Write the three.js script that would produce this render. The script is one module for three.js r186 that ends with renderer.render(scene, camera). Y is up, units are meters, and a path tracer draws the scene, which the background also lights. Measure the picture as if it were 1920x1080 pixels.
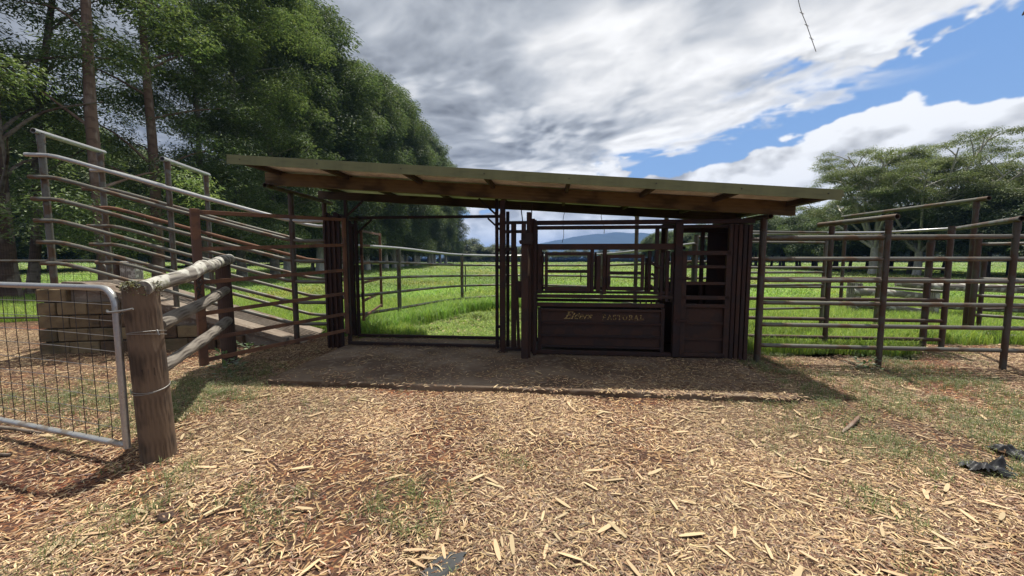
import * as THREE from 'three';
import { RoundedBoxGeometry } from 'three/addons/geometries/RoundedBoxGeometry.js';
import { mergeGeometries } from 'three/addons/utils/BufferGeometryUtils.js';

// ---------------------------------------------------------------- camera, sky, sun, exposure
const scene = new THREE.Scene();
const camera = new THREE.PerspectiveCamera(73.66, 16 / 9, 0.05, 9000);
camera.position.set(0, 1.5, 0);
camera.rotation.x = -THREE.MathUtils.degToRad(4.5);
const renderer = new THREE.WebGLRenderer({ antialias: true });
renderer.toneMapping = THREE.LinearToneMapping;
renderer.toneMappingExposure = 1.45;
renderer.shadowMap.enabled = true;

const sun = new THREE.DirectionalLight(new THREE.Color(1.0, 0.95, 0.86), 4.4);
sun.name = 'sun';
const SUN = new THREE.Vector3(0.10, 1, -0.30).normalize();
sun.position.copy(SUN).multiplyScalar(60);
sun.castShadow = true;
sun.shadow.radius = 2.2;
sun.shadow.mapSize.set(2048, 2048);
Object.assign(sun.shadow.camera, { left: -40, right: 45, top: 50, bottom: -30, near: 1, far: 160 });
scene.add(sun);
scene.fog = new THREE.FogExp2(new THREE.Color(0.24, 0.47, 1.0), 0.00025);

// ---------------------------------------------------------------- random numbers and noise
function rngOf(a) { return () => { a |= 0; a = (a + 0x6d2b79f5) | 0; let t = Math.imul(a ^ (a >>> 15), 1 | a); t = (t + Math.imul(t ^ (t >>> 7), 61 | t)) ^ t; return ((t ^ (t >>> 14)) >>> 0) / 4294967296; }; }
const R0 = rngOf(77);
const rr = (r, a, b) => a + (b - a) * r();
const clamp = (x, a = 0, b = 1) => Math.min(b, Math.max(a, x));
const smooth = (a, b, x) => { const t = clamp((x - a) / (b - a)); return t * t * (3 - 2 * t); };
const mix = (a, b, t) => a + (b - a) * t;
const hash = (x, y, s) => { let h = Math.imul(x, 374761393) ^ Math.imul(y, 668265263) ^ Math.imul(s, 1442695041); h = Math.imul(h ^ (h >>> 13), 1274126177); return ((h ^ (h >>> 16)) >>> 0) / 4294967296; };
function vnoise(x, y, s = 0, p = 0) {          // value noise, period p (0: none), 0..1
  let ix = Math.floor(x), iy = Math.floor(y);
  const fx = x - ix, fy = y - iy, u = fx * fx * (3 - 2 * fx), v = fy * fy * (3 - 2 * fy);
  let jx = ix + 1, jy = iy + 1;
  if (p) { ix = ((ix % p) + p) % p; iy = ((iy % p) + p) % p; jx = ((jx % p) + p) % p; jy = ((jy % p) + p) % p; }
  return mix(mix(hash(ix, iy, s), hash(jx, iy, s), u), mix(hash(ix, jy, s), hash(jx, jy, s), u), v);
}
function fbm(x, y, s = 0, o = 5, p = 0) {
  let a = 0.5, t = 0, n = 0;
  for (let i = 0; i < o; i++) { t += a * vnoise(x, y, s + i * 17, p); n += a; a *= 0.5; x *= 2; y *= 2; p *= 2; }
  return t / n;
}
function vnoise3(x, y, z, s) { const iz = Math.floor(z), f = z - iz, w = f * f * (3 - 2 * f); return mix(vnoise(x, y, s + iz * 131), vnoise(x, y, s + (iz + 1) * 131), w); }
function fbm3(x, y, z, s, o) { let a = 0.5, t = 0, n = 0; for (let i = 0; i < o; i++) { t += a * vnoise3(x, y, z, s + i * 977); n += a; a *= 0.5; x *= 2.03; y *= 2.03; z *= 2.03; } return t / n; }

// ---------------------------------------------------------------- sky: blue air with a layer of broken cloud
function makeSky() {
  const W = 4096, Hh = 2048, data = new Float32Array(W * Hh * 4);
  for (let row = 0; row < Hh; row++) {
    const el = ((row + 0.5) / Hh - 0.5) * Math.PI, sy = Math.sin(el), cy = Math.cos(el);
    for (let c = 0; c < W; c++) {
      const o = (row * W + c) * 4;
      data[o + 3] = 1;
      if (el < -0.01) { data[o] = 0.2; data[o + 1] = 0.22; data[o + 2] = 0.16; continue; }
      const az = ((c + 0.5) / W - 0.5) * 2 * Math.PI, x = cy * Math.cos(az), z = cy * Math.sin(az), y = Math.max(sy, 0.0);
      const up = Math.pow(clamp(y), 0.5);
      const blue = [mix(0.36, 0.065, up), mix(0.54, 0.200, up), mix(0.76, 0.56, up)];
      // the heavy layer, on a plane overhead, lit from behind by the high sun
      const k = 1 / (y + 0.035), px = x * k, pz = z * k;
      const wx = fbm(px * 1.3 + 3, pz * 1.3, 11, 3) - 0.5, wz = fbm(px * 1.3 - 7, pz * 1.3 + 5, 12, 3) - 0.5;
      const qx = px + wx * 0.32, qz = pz + wz * 0.32, al = qx * 0.53 + qz * 0.85, ac = qx * 0.85 - qz * 0.53;
      const sx = 0.1 - px, sz = -0.31 - pz, sl = 0.10 / (Math.hypot(sx, sz) + 0.05), sa = (sx * 0.53 + sz * 0.85) * sl, sc = (sx * 0.85 - sz * 0.53) * sl;
      const det = fbm(ac * 2.9 + 4, al * 2.1 + 9, 31, 7), det2 = fbm((ac + sc) * 2.9 + 4, (al + sa) * 2.1 + 9, 31, 5), fine = fbm(ac * 11 + 1, al * 9 + 3, 33, 5), big = fbm(ac * 1.25 + 2.3, al * 0.8 + 6.1, 21, 4);
      const bil0 = 1 - Math.abs(fbm(ac * 5 + 3, al * 4 + 8, 35, 5) * 2 - 1) * 2;
      const t8 = Math.min(0, pz + 2.2), xc = 1.60 + 0.12 * t8 - 0.18 * t8 * t8 + 0.25 * Math.max(0, pz + 1.2), xq = 2.72 + 0.70 * (pz + 2.32);
      const s = px - xc, e = s + (det - 0.5) * 1.25 + (fine - 0.5) * 0.30 - 0.12 * (bil0 - 0.4);      // <0 towards the heavy cloud
      const cov2 = smooth(0.10, -0.10, e) * (0.75 + 0.25 * smooth(0.0, -0.3, e));
      const n1 = big + 0.60 * (det - 0.5) + 0.12 + 0.10 * smooth(-0.6, -1.7, s) - 0.36 * smooth(-0.95, 0.0, s);
      const thick = smooth(0.30, 0.66, n1);
      const hb = clamp(mix(0.78, 0.31, thick) * (0.90 + 0.20 * fine) + mix(1.0, 0.60, thick) * (det - det2) + 0.12 * (bil0 - 0.45) + 0.30 * smooth(0.60, 0.72, fbm(ac * 1.9 + 17, al * 1.3 + 5, 37, 5)) * thick, 0.17, 0.90);
      // heaped cloud lower down beyond the gap
      const f1 = fbm3(x * 7, y * 13, z * 7, 51, 7), f0 = fbm3(x * 2.4 + 4, y * 4.2, z * 2.4, 61, 3);
      const bil = 1 - Math.abs(fbm3(x * 11 + 3, y * 18, z * 11, 63, 5) * 2 - 1) * 1.8;
      const near = smooth(-0.25, 0.30, px - xq), lowBand = smooth(0.56, 0.36, y);
      const cd = (f1 - 0.5) * 1.35 + (f0 - 0.5) * 1.0 + 0.22 * (bil - 0.5) + mix(-0.12, 0.22, lowBand) * near + 0.26 * smooth(0.31, 0.17, y) - 0.08 * (1 - near);
      const cov = smooth(-0.015, 0.055, cd);
      const f2 = fbm3(x * 7, y * 13 + 0.5, z * 7, 51, 5), sh = (f2 - f1);                 // denser above: in shade; thinner above: lit crown
      const cb = clamp(0.72 - 2.3 * sh - 0.16 * smooth(0.25, 0.60, cd) + 0.42 * (bil - 0.45) + 0.5 * (f0 - 0.5), 0.36, 0.88);
      const wisp = smooth(0.56, 0.74, fbm(ac * 4.2 + 7, al * 2.0 + 2, 91, 6)) * smooth(0.5, 0.1, Math.abs(s)) * 0.6;
      for (let i = 0; i < 3; i++) {
        let v = blue[i];
        const ct = [0.99, 1.0, 1.01][i], ht = mix([0.92, 0.985, 1.08][i], 1, smooth(0.3, 0.8, hb));
        v = mix(v, 0.78, wisp);
        v = mix(v, cb * ct, cov);
        v = mix(v, hb * ht, cov2);
        v = mix(v, [0.74, 0.80, 0.86][i], 0.42 * smooth(0.16, 0.0, y));
        data[o + i] = 0.84 * v;
      }
    }
  }
  const t = new THREE.DataTexture(data, W, Hh, THREE.RGBAFormat, THREE.FloatType);
  t.mapping = THREE.EquirectangularReflectionMapping; t.magFilter = t.minFilter = THREE.LinearFilter; t.needsUpdate = true;
  return t;
}
const skyTex = makeSky();
scene.background = skyTex;
scene.environment = skyTex;

// ---------------------------------------------------------------- textures and materials
function tex(n, metres, f, srgb = true, metresV = metres) {
  const d = new Uint8Array(n * n * 4);
  for (let y = 0; y < n; y++) for (let x = 0; x < n; x++) {
    const c = f(x / n, y / n), o = (y * n + x) * 4;
    for (let i = 0; i < 3; i++) { const v = Array.isArray(c) ? c[i] : c; d[o + i] = 255 * clamp(srgb ? (v <= 0.0031308 ? 12.92 * v : 1.055 * Math.pow(v, 1 / 2.4) - 0.055) : v); }
    d[o + 3] = 255;
  }
  const t = new THREE.DataTexture(d, n, n);
  t.wrapS = t.wrapT = THREE.RepeatWrapping; t.magFilter = t.minFilter = THREE.LinearFilter;
  if (srgb) t.colorSpace = THREE.SRGBColorSpace;
  t.repeat.set(1 / metres, 1 / metresV); t.needsUpdate = true;
  return t;
}
const lerp3 = (a, b, t) => [mix(a[0], b[0], t), mix(a[1], b[1], t), mix(a[2], b[2], t)];
function std(o) { const m = new THREE.MeshStandardMaterial(o); m.side = THREE.DoubleSide; return m; }

function rustMaterial(base, rust, amount, seed, rough = 0.75, metal = 0.0) {
  const f = (x, y) => fbm(x * 8, y * 8, seed, 6, 8), g = (x, y) => vnoise(x * 96, y * 96, seed + 5, 96);
  return std({
    map: tex(512, 1.1, (x, y) => { const a = smooth(0.62 - amount * 0.35, 0.78 - amount * 0.3, f(x, y)), st = fbm(x * 40, y * 6, seed + 9, 3, 2); return lerp3(lerp3(base, rust, a), [rust[0] * 0.45, rust[1] * 0.45, rust[2] * 0.45], 0.45 * st * g(x, y)); }),
    roughnessMap: tex(256, 1.1, (x, y) => clamp(rough + 0.25 * (f(x, y) - 0.5)), false), roughness: 1, metalness: metal,
    bumpMap: tex(256, 0.6, (x, y) => fbm(x * 24, y * 24, seed + 3, 4, 24), false), bumpScale: 0.0012,
  });
}
const M = {};
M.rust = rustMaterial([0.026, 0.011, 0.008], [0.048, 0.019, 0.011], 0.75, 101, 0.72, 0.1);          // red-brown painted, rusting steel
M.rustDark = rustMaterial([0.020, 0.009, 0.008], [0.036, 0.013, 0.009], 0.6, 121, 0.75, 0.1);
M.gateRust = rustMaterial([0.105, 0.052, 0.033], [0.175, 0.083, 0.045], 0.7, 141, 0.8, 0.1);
M.pipe = rustMaterial([0.150, 0.145, 0.120], [0.115, 0.072, 0.042], 0.56, 161, 0.50, 0.35);           // weathered pipe
M.pipeBright = rustMaterial([0.47, 0.47, 0.46], [0.30, 0.25, 0.20], 0.12, 181, 0.36, 0.6);
M.pipeDark = rustMaterial([0.085, 0.075, 0.060], [0.078, 0.044, 0.027], 0.75, 201, 0.6, 0.25);
M.hole = std({ color: new THREE.Color(0.01, 0.009, 0.008), roughness: 1 });
M.wire = std({ color: new THREE.Color(0.30, 0.29, 0.27), roughness: 0.45, metalness: 0.7 });
M.wireDark = std({ color: new THREE.Color(0.05, 0.04, 0.035), roughness: 0.7, metalness: 0.3 });
M.fascia = std({
  map: tex(512, 1.6, (x, y) => { const a = fbm(x * 5, y * 20, 301, 5, 5), b = fbm(x * 30, y * 4, 302, 4, 2); return lerp3(lerp3([0.19, 0.195, 0.082], [0.13, 0.133, 0.056], a), [0.06, 0.065, 0.03], smooth(0.5, 0.85, b) * 0.6); }),
  roughness: 0.62, bumpMap: tex(128, 0.4, (x, y) => fbm(x * 16, y * 16, 303, 3, 16), false), bumpScale: 0.0006,
});
M.roof = std({ map: tex(512, 1.5, (x, y) => { const a = fbm(x * 6, y * 6, 311, 5, 6); return lerp3([0.78, 0.77, 0.74], [0.56, 0.53, 0.48], smooth(0.35, 0.75, a)); }), roughness: 0.5, metalness: 0 });
function timber(light, dark, seed, scale = 1, run = 2) {
  const grain = (x, y) => fbm(x * 36, y * run, seed, 5, 2) + 0.5 * fbm(x * 7, y * 5, seed + 19, 4, 1);
  return std({
    map: tex(512, 0.8 * scale, (x, y) => { const g = 0.75 * fbm(x * 32, y * run, seed, 4, 2) + 0.25 * fbm(x * 9, y * 7, seed + 23, 4, 1), b = fbm(x * 4, y * 4, seed + 7, 4, 4); let c = lerp3(light, dark, smooth(0.3, 0.75, g)); c = lerp3(c, [dark[0] * 0.4, dark[1] * 0.4, dark[2] * 0.4], 0.7 * smooth(0.55, 0.8, b)); const k = vnoise(x * 64, y * 3, seed + 3, 64) > 0.93 ? 0.45 : 1; return [c[0] * k, c[1] * k, c[2] * k]; }, true, 1.6 * scale),
    bumpMap: tex(512, 0.8 * scale, (x, y) => grain(x, y) - (vnoise(x * 64, y * 3, seed + 3, 64) > 0.93 ? 0.4 : 0), false, 1.6 * scale), bumpScale: 0.006, roughness: 0.88,
  });
}
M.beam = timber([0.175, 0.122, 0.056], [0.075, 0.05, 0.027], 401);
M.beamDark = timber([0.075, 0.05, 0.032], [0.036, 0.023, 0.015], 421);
M.post = timber([0.150, 0.100, 0.064], [0.050, 0.031, 0.020], 441, 0.6, 6);
M.postDark = timber([0.075, 0.042, 0.030], [0.03, 0.018, 0.014], 461, 0.5);
M.log = std({
  map: tex(512, 0.7, (x, y) => { const g = fbm(x * 32, y * 2, 481, 4, 2), l = smooth(0.52, 0.66, fbm(x * 9, y * 9, 483, 5, 9)), l2 = smooth(0.62, 0.7, fbm(x * 7, y * 7, 485, 4, 7)); let c = lerp3([0.27, 0.245, 0.21], [0.085, 0.075, 0.065], smooth(0.3, 0.7, g)); c = lerp3(c, [0.52, 0.51, 0.45], l * 0.75); return lerp3(c, [0.20, 0.20, 0.10], l2 * 0.5); }),
  bumpMap: tex(512, 0.7, (x, y) => fbm(x * 32, y * 3, 481, 4, 1) * 0.6 + fbm(x * 9, y * 9, 483, 5, 9) * 0.5, false), bumpScale: 0.010, roughness: 0.95,
});
M.split = timber([0.20, 0.175, 0.145], [0.075, 0.06, 0.048], 471, 0.6, 4);
M.lichen = std({ color: 0xffffff, vertexColors: true, roughness: 1 });
M.slab = std({
  map: tex(1024, 2.6, (x, y) => { const a = fbm(x * 5, y * 5, 501, 6, 5), b = fbm(x * 40, y * 40, 503, 3, 40); return lerp3(lerp3([0.20, 0.145, 0.10], [0.095, 0.06, 0.038], smooth(0.3, 0.7, a)), [0.26, 0.21, 0.155], 0.5 * smooth(0.55, 0.8, b)); }),
  bumpMap: tex(512, 1.3, (x, y) => fbm(x * 30, y * 30, 505, 5, 30), false), bumpScale: 0.006, roughness: 0.93,
});
M.ramp = std({
  map: tex(1024, 2.2, (x, y) => { const a = fbm(x * 6, y * 6, 521, 6, 6), b = fbm(x * 60, y * 60, 523, 3, 60); return lerp3(lerp3([0.22, 0.175, 0.135], [0.125, 0.09, 0.065], smooth(0.3, 0.7, a)), [0.29, 0.25, 0.20], 0.6 * smooth(0.5, 0.8, b)); }),
  bumpMap: tex(512, 1.1, (x, y) => fbm(x * 40, y * 40, 525, 5, 40), false), bumpScale: 0.007, roughness: 0.95,
});
function blockMat(a, b, c, seed) {
  return std({
    map: tex(256, 0.9, (x, y) => { const n = fbm(x * 6, y * 6, seed, 5, 6), m = fbm(x * 10, y * 3, seed + 4, 4, 2), s = vnoise(x * 80, y * 80, seed + 8, 80); return lerp3(lerp3(a, b, smooth(0.3, 0.7, n)), c, 0.75 * smooth(0.5, 0.75, m) + 0.15 * s); }),
    bumpMap: tex(256, 0.5, (x, y) => fbm(x * 30, y * 30, seed + 9, 4, 30), false), bumpScale: 0.005, roughness: 0.95,
  });
}
M.blocks = [blockMat([0.165, 0.115, 0.060], [0.11, 0.072, 0.038], [0.05, 0.036, 0.02], 541), blockMat([0.22, 0.16, 0.085], [0.145, 0.10, 0.052], [0.085, 0.07, 0.038], 551), blockMat([0.19, 0.135, 0.075], [0.115, 0.078, 0.043], [0.085, 0.07, 0.035], 571), blockMat([0.14, 0.088, 0.05], [0.085, 0.052, 0.03], [0.04, 0.03, 0.018], 561)];
function barkMat(a, b, c, seed) {
  return std({
    map: tex(512, 1.2, (x, y) => { const n = fbm(x * 14, y * 3, seed, 5, 1), m = fbm(x * 5, y * 5, seed + 4, 5, 5), h = smooth(0.6, 0.7, fbm(x * 4, y * 24, seed + 6, 3, 4)); return lerp3(lerp3(lerp3(a, b, smooth(0.3, 0.7, n)), c, smooth(0.5, 0.72, m)), [b[0] * 0.5, b[1] * 0.5, b[2] * 0.5], h * 0.4); }, true, 2.4),
    bumpMap: tex(256, 1.0, (x, y) => fbm(x * 18, y * 5, seed + 8, 5, 1), false, 2), bumpScale: 0.02, roughness: 0.95,
  });
}
M.barkBrown = barkMat([0.13, 0.082, 0.058], [0.06, 0.036, 0.026], [0.20, 0.16, 0.125], 601);
M.barkRed = barkMat([0.20, 0.125, 0.09], [0.11, 0.062, 0.045], [0.27, 0.20, 0.16], 621);
M.barkGrey = barkMat([0.21, 0.18, 0.145], [0.11, 0.09, 0.07], [0.30, 0.28, 0.235], 641);
M.barkPale = barkMat([0.52, 0.48, 0.41], [0.34, 0.30, 0.25], [0.62, 0.60, 0.53], 661);
M.barkDark = barkMat([0.05, 0.04, 0.032], [0.025, 0.02, 0.016], [0.08, 0.07, 0.055], 681);
const leafy = (t, rough = 0.62) => { const m = new THREE.MeshPhysicalMaterial({ color: 0xffffff, vertexColors: true, roughness: rough, transmission: t, thickness: 0 }); m.side = THREE.DoubleSide; return m; };
M.leaf = leafy(0.5, 0.95);
M.leafDull = leafy(0.48, 0.95);
M.grass = leafy(0.5, 0.95);
M.litter = std({ color: 0xffffff, vertexColors: true, roughness: 0.8 });
M.mountain = std({ color: new THREE.Color(0.016, 0.030, 0.026), roughness: 1 });
M.black = std({ color: new THREE.Color(0.012, 0.012, 0.014), roughness: 0.55 });
M.tin = std({ color: new THREE.Color(0.75, 0.75, 0.73), roughness: 0.5 });
M.paddock = std({
  vertexColors: true, roughness: 0.95,
  map: tex(1024, 3.1, (x, y) => { const a = fbm(x * 12, y * 12, 701, 6, 12), b = vnoise(x * 200, y * 200, 703, 200); return lerp3(lerp3([0.165, 0.30, 0.035], [0.26, 0.385, 0.06], a), [0.08, 0.16, 0.02], 0.5 * b); }),
  bumpMap: tex(512, 1.5, (x, y) => fbm(x * 60, y * 60, 705, 4, 60), false), bumpScale: 0.03,
});
function litterTexture() {
  const n = 2048, c = document.createElement('canvas'); c.width = c.height = n;
  const g = c.getContext('2d'), r = rngOf(9);
  const id = g.createImageData(n, n);
  for (let y = 0; y < n; y++) for (let x = 0; x < n; x++) { const a = fbm(x / n * 9, y / n * 9, 801, 6, 9), b = vnoise(x / n * 400, y / n * 400, 803, 400), o = (y * n + x) * 4; const l = 0.62 + 0.55 * (a - 0.3) + 0.25 * (b - 0.5); id.data[o] = 92 * l; id.data[o + 1] = 60 * l; id.data[o + 2] = 41 * l; id.data[o + 3] = 255; }
  g.putImageData(id, 0, 0);
  g.lineCap = 'butt';
  const cols = ['#b08a5c', '#c7a473', '#8d6640', '#6a4429', '#9a7a56', '#d2b382', '#74543a', '#54351f', '#8a4f30'];
  for (let i = 0; i < 15000; i++) {
    const x = r() * n, y = r() * n, a = r() * 6.283, L = 12 + r() * r() * 70, w = 2.5 + r() * 7, k = (r() - 0.5) * 0.5;
    g.strokeStyle = i < 5000 ? cols[3 + (r() * 6 | 0)] : cols[r() * cols.length | 0]; g.globalAlpha = 0.55 + 0.4 * r();
    for (const ox of [-n, 0, n]) for (const oy of [-n, 0, n]) {
      if (x + ox < -100 || x + ox > n + 100 || y + oy < -100 || y + oy > n + 100) continue;
      g.lineWidth = w; g.beginPath(); g.moveTo(x + ox, y + oy); g.quadraticCurveTo(x + ox + Math.cos(a + k) * L / 2, y + oy + Math.sin(a + k) * L / 2, x + ox + Math.cos(a) * L, y + oy + Math.sin(a) * L); g.stroke();
    }
  }
  const t = new THREE.CanvasTexture(c); t.colorSpace = THREE.SRGBColorSpace; t.wrapS = t.wrapT = THREE.RepeatWrapping; t.repeat.set(1 / 2.9, 1 / 2.9);
  return t;
}
M.barkGround = std({ map: litterTexture(), vertexColors: true, roughness: 0.95, bumpMap: tex(1024, 1.7, (x, y) => fbm(x * 50, y * 50, 811, 5, 50), false), bumpScale: 0.02 });

// ---------------------------------------------------------------- geometry helpers (all return position, normal, uv in metres; not indexed)
const V = (x, y, z) => new THREE.Vector3(x, y, z);
const flat = (g) => { const n = g.index ? g.toNonIndexed() : g; for (const k of Object.keys(n.attributes)) if (!['position', 'normal', 'uv'].includes(k)) n.deleteAttribute(k); n.clearGroups(); return n; };
function boxUV(g) {
  const p = g.attributes.position, n = g.attributes.normal, uv = new Float32Array(p.count * 2);
  for (let i = 0; i < p.count; i++) {
    const ax = Math.abs(n.getX(i)), ay = Math.abs(n.getY(i)), az = Math.abs(n.getZ(i));
    const [a, b] = ay > ax && ay > az ? [p.getX(i), p.getZ(i)] : ax > az ? [p.getZ(i), p.getY(i)] : [p.getX(i), p.getY(i)];
    uv[2 * i] = a; uv[2 * i + 1] = b;
  }
  g.setAttribute('uv', new THREE.BufferAttribute(uv, 2));
  return g;
}
const merge = (a) => mergeGeometries(a.map(flat));
function pipe(p, q, r, n = 10) {
  const d = q.clone().sub(p), L = d.length(), g = flat(new THREE.CylinderGeometry(r, r, L, n, 1));
  const uv = g.attributes.uv, o = R0() * 3;
  for (let i = 0; i < uv.count; i++) uv.setXY(i, uv.getX(i) * 6.283 * r + o, uv.getY(i) * L + o);
  g.applyQuaternion(new THREE.Quaternion().setFromUnitVectors(V(0, 1, 0), d.normalize()));
  g.translate((p.x + q.x) / 2, (p.y + q.y) / 2, (p.z + q.z) / 2);
  return g;
}
function hollowPipe(p, q, r, n = 14) {          // both ends open, with wall thickness
  const d = q.clone().sub(p), L = d.length(), k = 0.8 * r, e = Math.min(0.09, L * 0.2);
  const g = flat(new THREE.LatheGeometry([[0, e], [k, e], [k, 0], [r, 0.001], [r, L - 0.001], [k, L], [k, L - e], [0, L - e]].map((a) => new THREE.Vector2(...a)), n));
  g.computeVertexNormals();
  const uv = g.attributes.uv, pp = g.attributes.position;
  for (let i = 0; i < uv.count; i++) uv.setXY(i, uv.getX(i) * 6.283 * r, pp.getY(i));
  g.applyQuaternion(new THREE.Quaternion().setFromUnitVectors(V(0, 1, 0), d.normalize()));
  g.translate(p.x, p.y, p.z);
  return g;
}
function bar(p, q, w, h, turn = 0) {            // square tube from p to q; w across (horizontal), h in the other direction
  const d = q.clone().sub(p), L = d.length();
  const g = flat(new RoundedBoxGeometry(w, L, h, 1, Math.min(w, h) * 0.12));
  boxUV(g);
  const uv = g.attributes.uv, o = R0() * 3;
  for (let i = 0; i < uv.count; i++) uv.setXY(i, uv.getX(i) + o, uv.getY(i) + o * 1.7);
  d.normalize();
  let side = Math.abs(d.y) > 0.9 ? V(Math.cos(turn), 0, Math.sin(turn)) : V(d.z, 0, -d.x).normalize();
  const third = side.clone().cross(d).normalize(); side = d.clone().cross(third).normalize();
  g.applyMatrix4(new THREE.Matrix4().makeBasis(side, d, third).setPosition((p.x + q.x) / 2, (p.y + q.y) / 2, (p.z + q.z) / 2));
  return g;
}
function sweep(pts, rad, n = 9, bumpy = null, caps = true) {   // tapered tube; bumpy(angle, along) gives a factor on the radius
  const P = [], U = [], I = [], m = pts.length;
  let prev = null, len = 0;
  for (let i = 0; i < m; i++) {
    const t = pts[Math.min(i + 1, m - 1)].clone().sub(pts[Math.max(i - 1, 0)]).normalize();
    if (!prev) prev = Math.abs(t.y) < 0.8 ? V(0, 1, 0) : V(1, 0, 0);
    const a = prev.clone().sub(t.clone().multiplyScalar(prev.dot(t))).normalize(), b = t.clone().cross(a); prev = a;
    if (i) len += pts[i].distanceTo(pts[i - 1]);
    const r = typeof rad === 'number' ? rad : rad[i];
    for (let j = 0; j <= n; j++) {
      const an = (j / n) * 6.28318, k = r * (bumpy ? bumpy((j % n) / n, len) : 1), c = Math.cos(an) * k, s = Math.sin(an) * k;
      P.push(pts[i].x + a.x * c + b.x * s, pts[i].y + a.y * c + b.y * s, pts[i].z + a.z * c + b.z * s);
      U.push((j / n) * 6.283 * (typeof rad === 'number' ? rad : rad[0]), len);
    }
  }
  for (let i = 0; i < m - 1; i++) for (let j = 0; j < n; j++) { const a = i * (n + 1) + j, b = a + n + 1; I.push(a, a + 1, b, b, a + 1, b + 1); }
  const g = new THREE.BufferGeometry();
  g.setAttribute('position', new THREE.Float32BufferAttribute(P, 3)); g.setAttribute('uv', new THREE.Float32BufferAttribute(U, 2)); g.setIndex(I);
  g.computeVertexNormals();
  const N = g.attributes.normal;
  for (let i = 0; i < m; i++) { const a = i * (n + 1), b = a + n, x = N.getX(a) + N.getX(b), y = N.getY(a) + N.getY(b), z = N.getZ(a) + N.getZ(b), l = Math.hypot(x, y, z) || 1; N.setXYZ(a, x / l, y / l, z / l); N.setXYZ(b, x / l, y / l, z / l); }
  const out = [flat(g)];
  if (caps) for (const [i, flip] of [[0, 1], [m - 1, 0]]) {
    const Q = [], W = [];
    for (let j = 0; j < n; j++) { const a = i * (n + 1) + j, tri = flip ? [a + 1, a] : [a, a + 1]; for (const v of [-1, ...tri]) { if (v < 0) Q.push(pts[i].x, pts[i].y, pts[i].z); else Q.push(P[v * 3], P[v * 3 + 1], P[v * 3 + 2]); } }
    for (let j = 0; j < Q.length; j += 3) W.push(Q[j], Q[j + 1] + Q[j + 2]);
    const c = new THREE.BufferGeometry(); c.setAttribute('position', new THREE.Float32BufferAttribute(Q, 3)); c.setAttribute('uv', new THREE.Float32BufferAttribute(W, 2)); c.computeVertexNormals(); out.push(c);
  }
  return mergeGeometries(out);
}
const curve = (pts, n) => new THREE.CatmullRomCurve3(pts, false, 'centripetal').getPoints(n);
const bent = (pts, r, n = 16, seg = 8) => sweep(curve(pts, n), r, seg);

// ---------------------------------------------------------------- naming
const used = {};
const numbered = (n) => { used[n] = (used[n] ?? -1) + 1; return used[n] ? n + '_' + String(used[n]).padStart(3, '0') : n; };
function tag(o, label, category, group, kind) { o.userData.label = label; if (category) o.userData.category = category; if (group) o.userData.group = group; if (kind) o.userData.kind = kind; return o; }
function thing(name, label, category, at = V(0, 0, 0), group) { const o = new THREE.Group(); o.name = numbered(name); o.position.copy(at); scene.add(o); return tag(o, label, category, group); }
function part(parent, name, g, m) {              // geometry given in world space; the part sits in its thing's frame
  const mesh = new THREE.Mesh(g, m); mesh.name = name; mesh.castShadow = mesh.receiveShadow = true;
  const at = V(0, 0, 0); for (let p = parent; p && p !== scene; p = p.parent) at.add(p.position);
  if (parent !== scene) g.translate(-at.x, -at.y, -at.z);
  parent.add(mesh);
  return mesh;
}
function top(name, g, m, label, category, group, at) { const c = at ?? g.boundingBox ?? (g.computeBoundingBox(), g.boundingBox); const o = at ?? V((c.min.x + c.max.x) / 2, c.min.y, (c.min.z + c.max.z) / 2); g.translate(-o.x, -o.y, -o.z); const mesh = new THREE.Mesh(g, m); mesh.position.copy(o); mesh.name = numbered(name); mesh.castShadow = mesh.receiveShadow = true; scene.add(mesh); return tag(mesh, label, category, group); }

// the frame of the shelter: u along its front (to the right), v away from the camera
const CA = Math.cos(0.09948), SA = Math.sin(0.09948);
const S = (u, h, v) => V(u * CA + v * SA, h, -5.72 + u * SA - v * CA);
const uvOf = (x, z) => [x * CA + (z + 5.72) * SA, x * SA - (z + 5.72) * CA];
const TURN = 0.09948;
const up = (u, v, h0, h1, w, d) => bar(S(u, h0, v), S(u, h1, v), w, d ?? w, TURN);              // upright
const across = (u0, u1, h, v, hh, d = hh) => bar(S(u0, h, v), S(u1, h, v), d, hh);              // along u
const inward = (u, h, v0, v1, hh, w = hh) => bar(S(u, h, v0), S(u, h, v1), w, hh);              // along v
function sheet(u0, u1, h0, h1, v, t = 0.006) { return bar(S((u0 + u1) / 2, h0, v), S((u0 + u1) / 2, h1, v), u1 - u0, t, TURN); }

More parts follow.
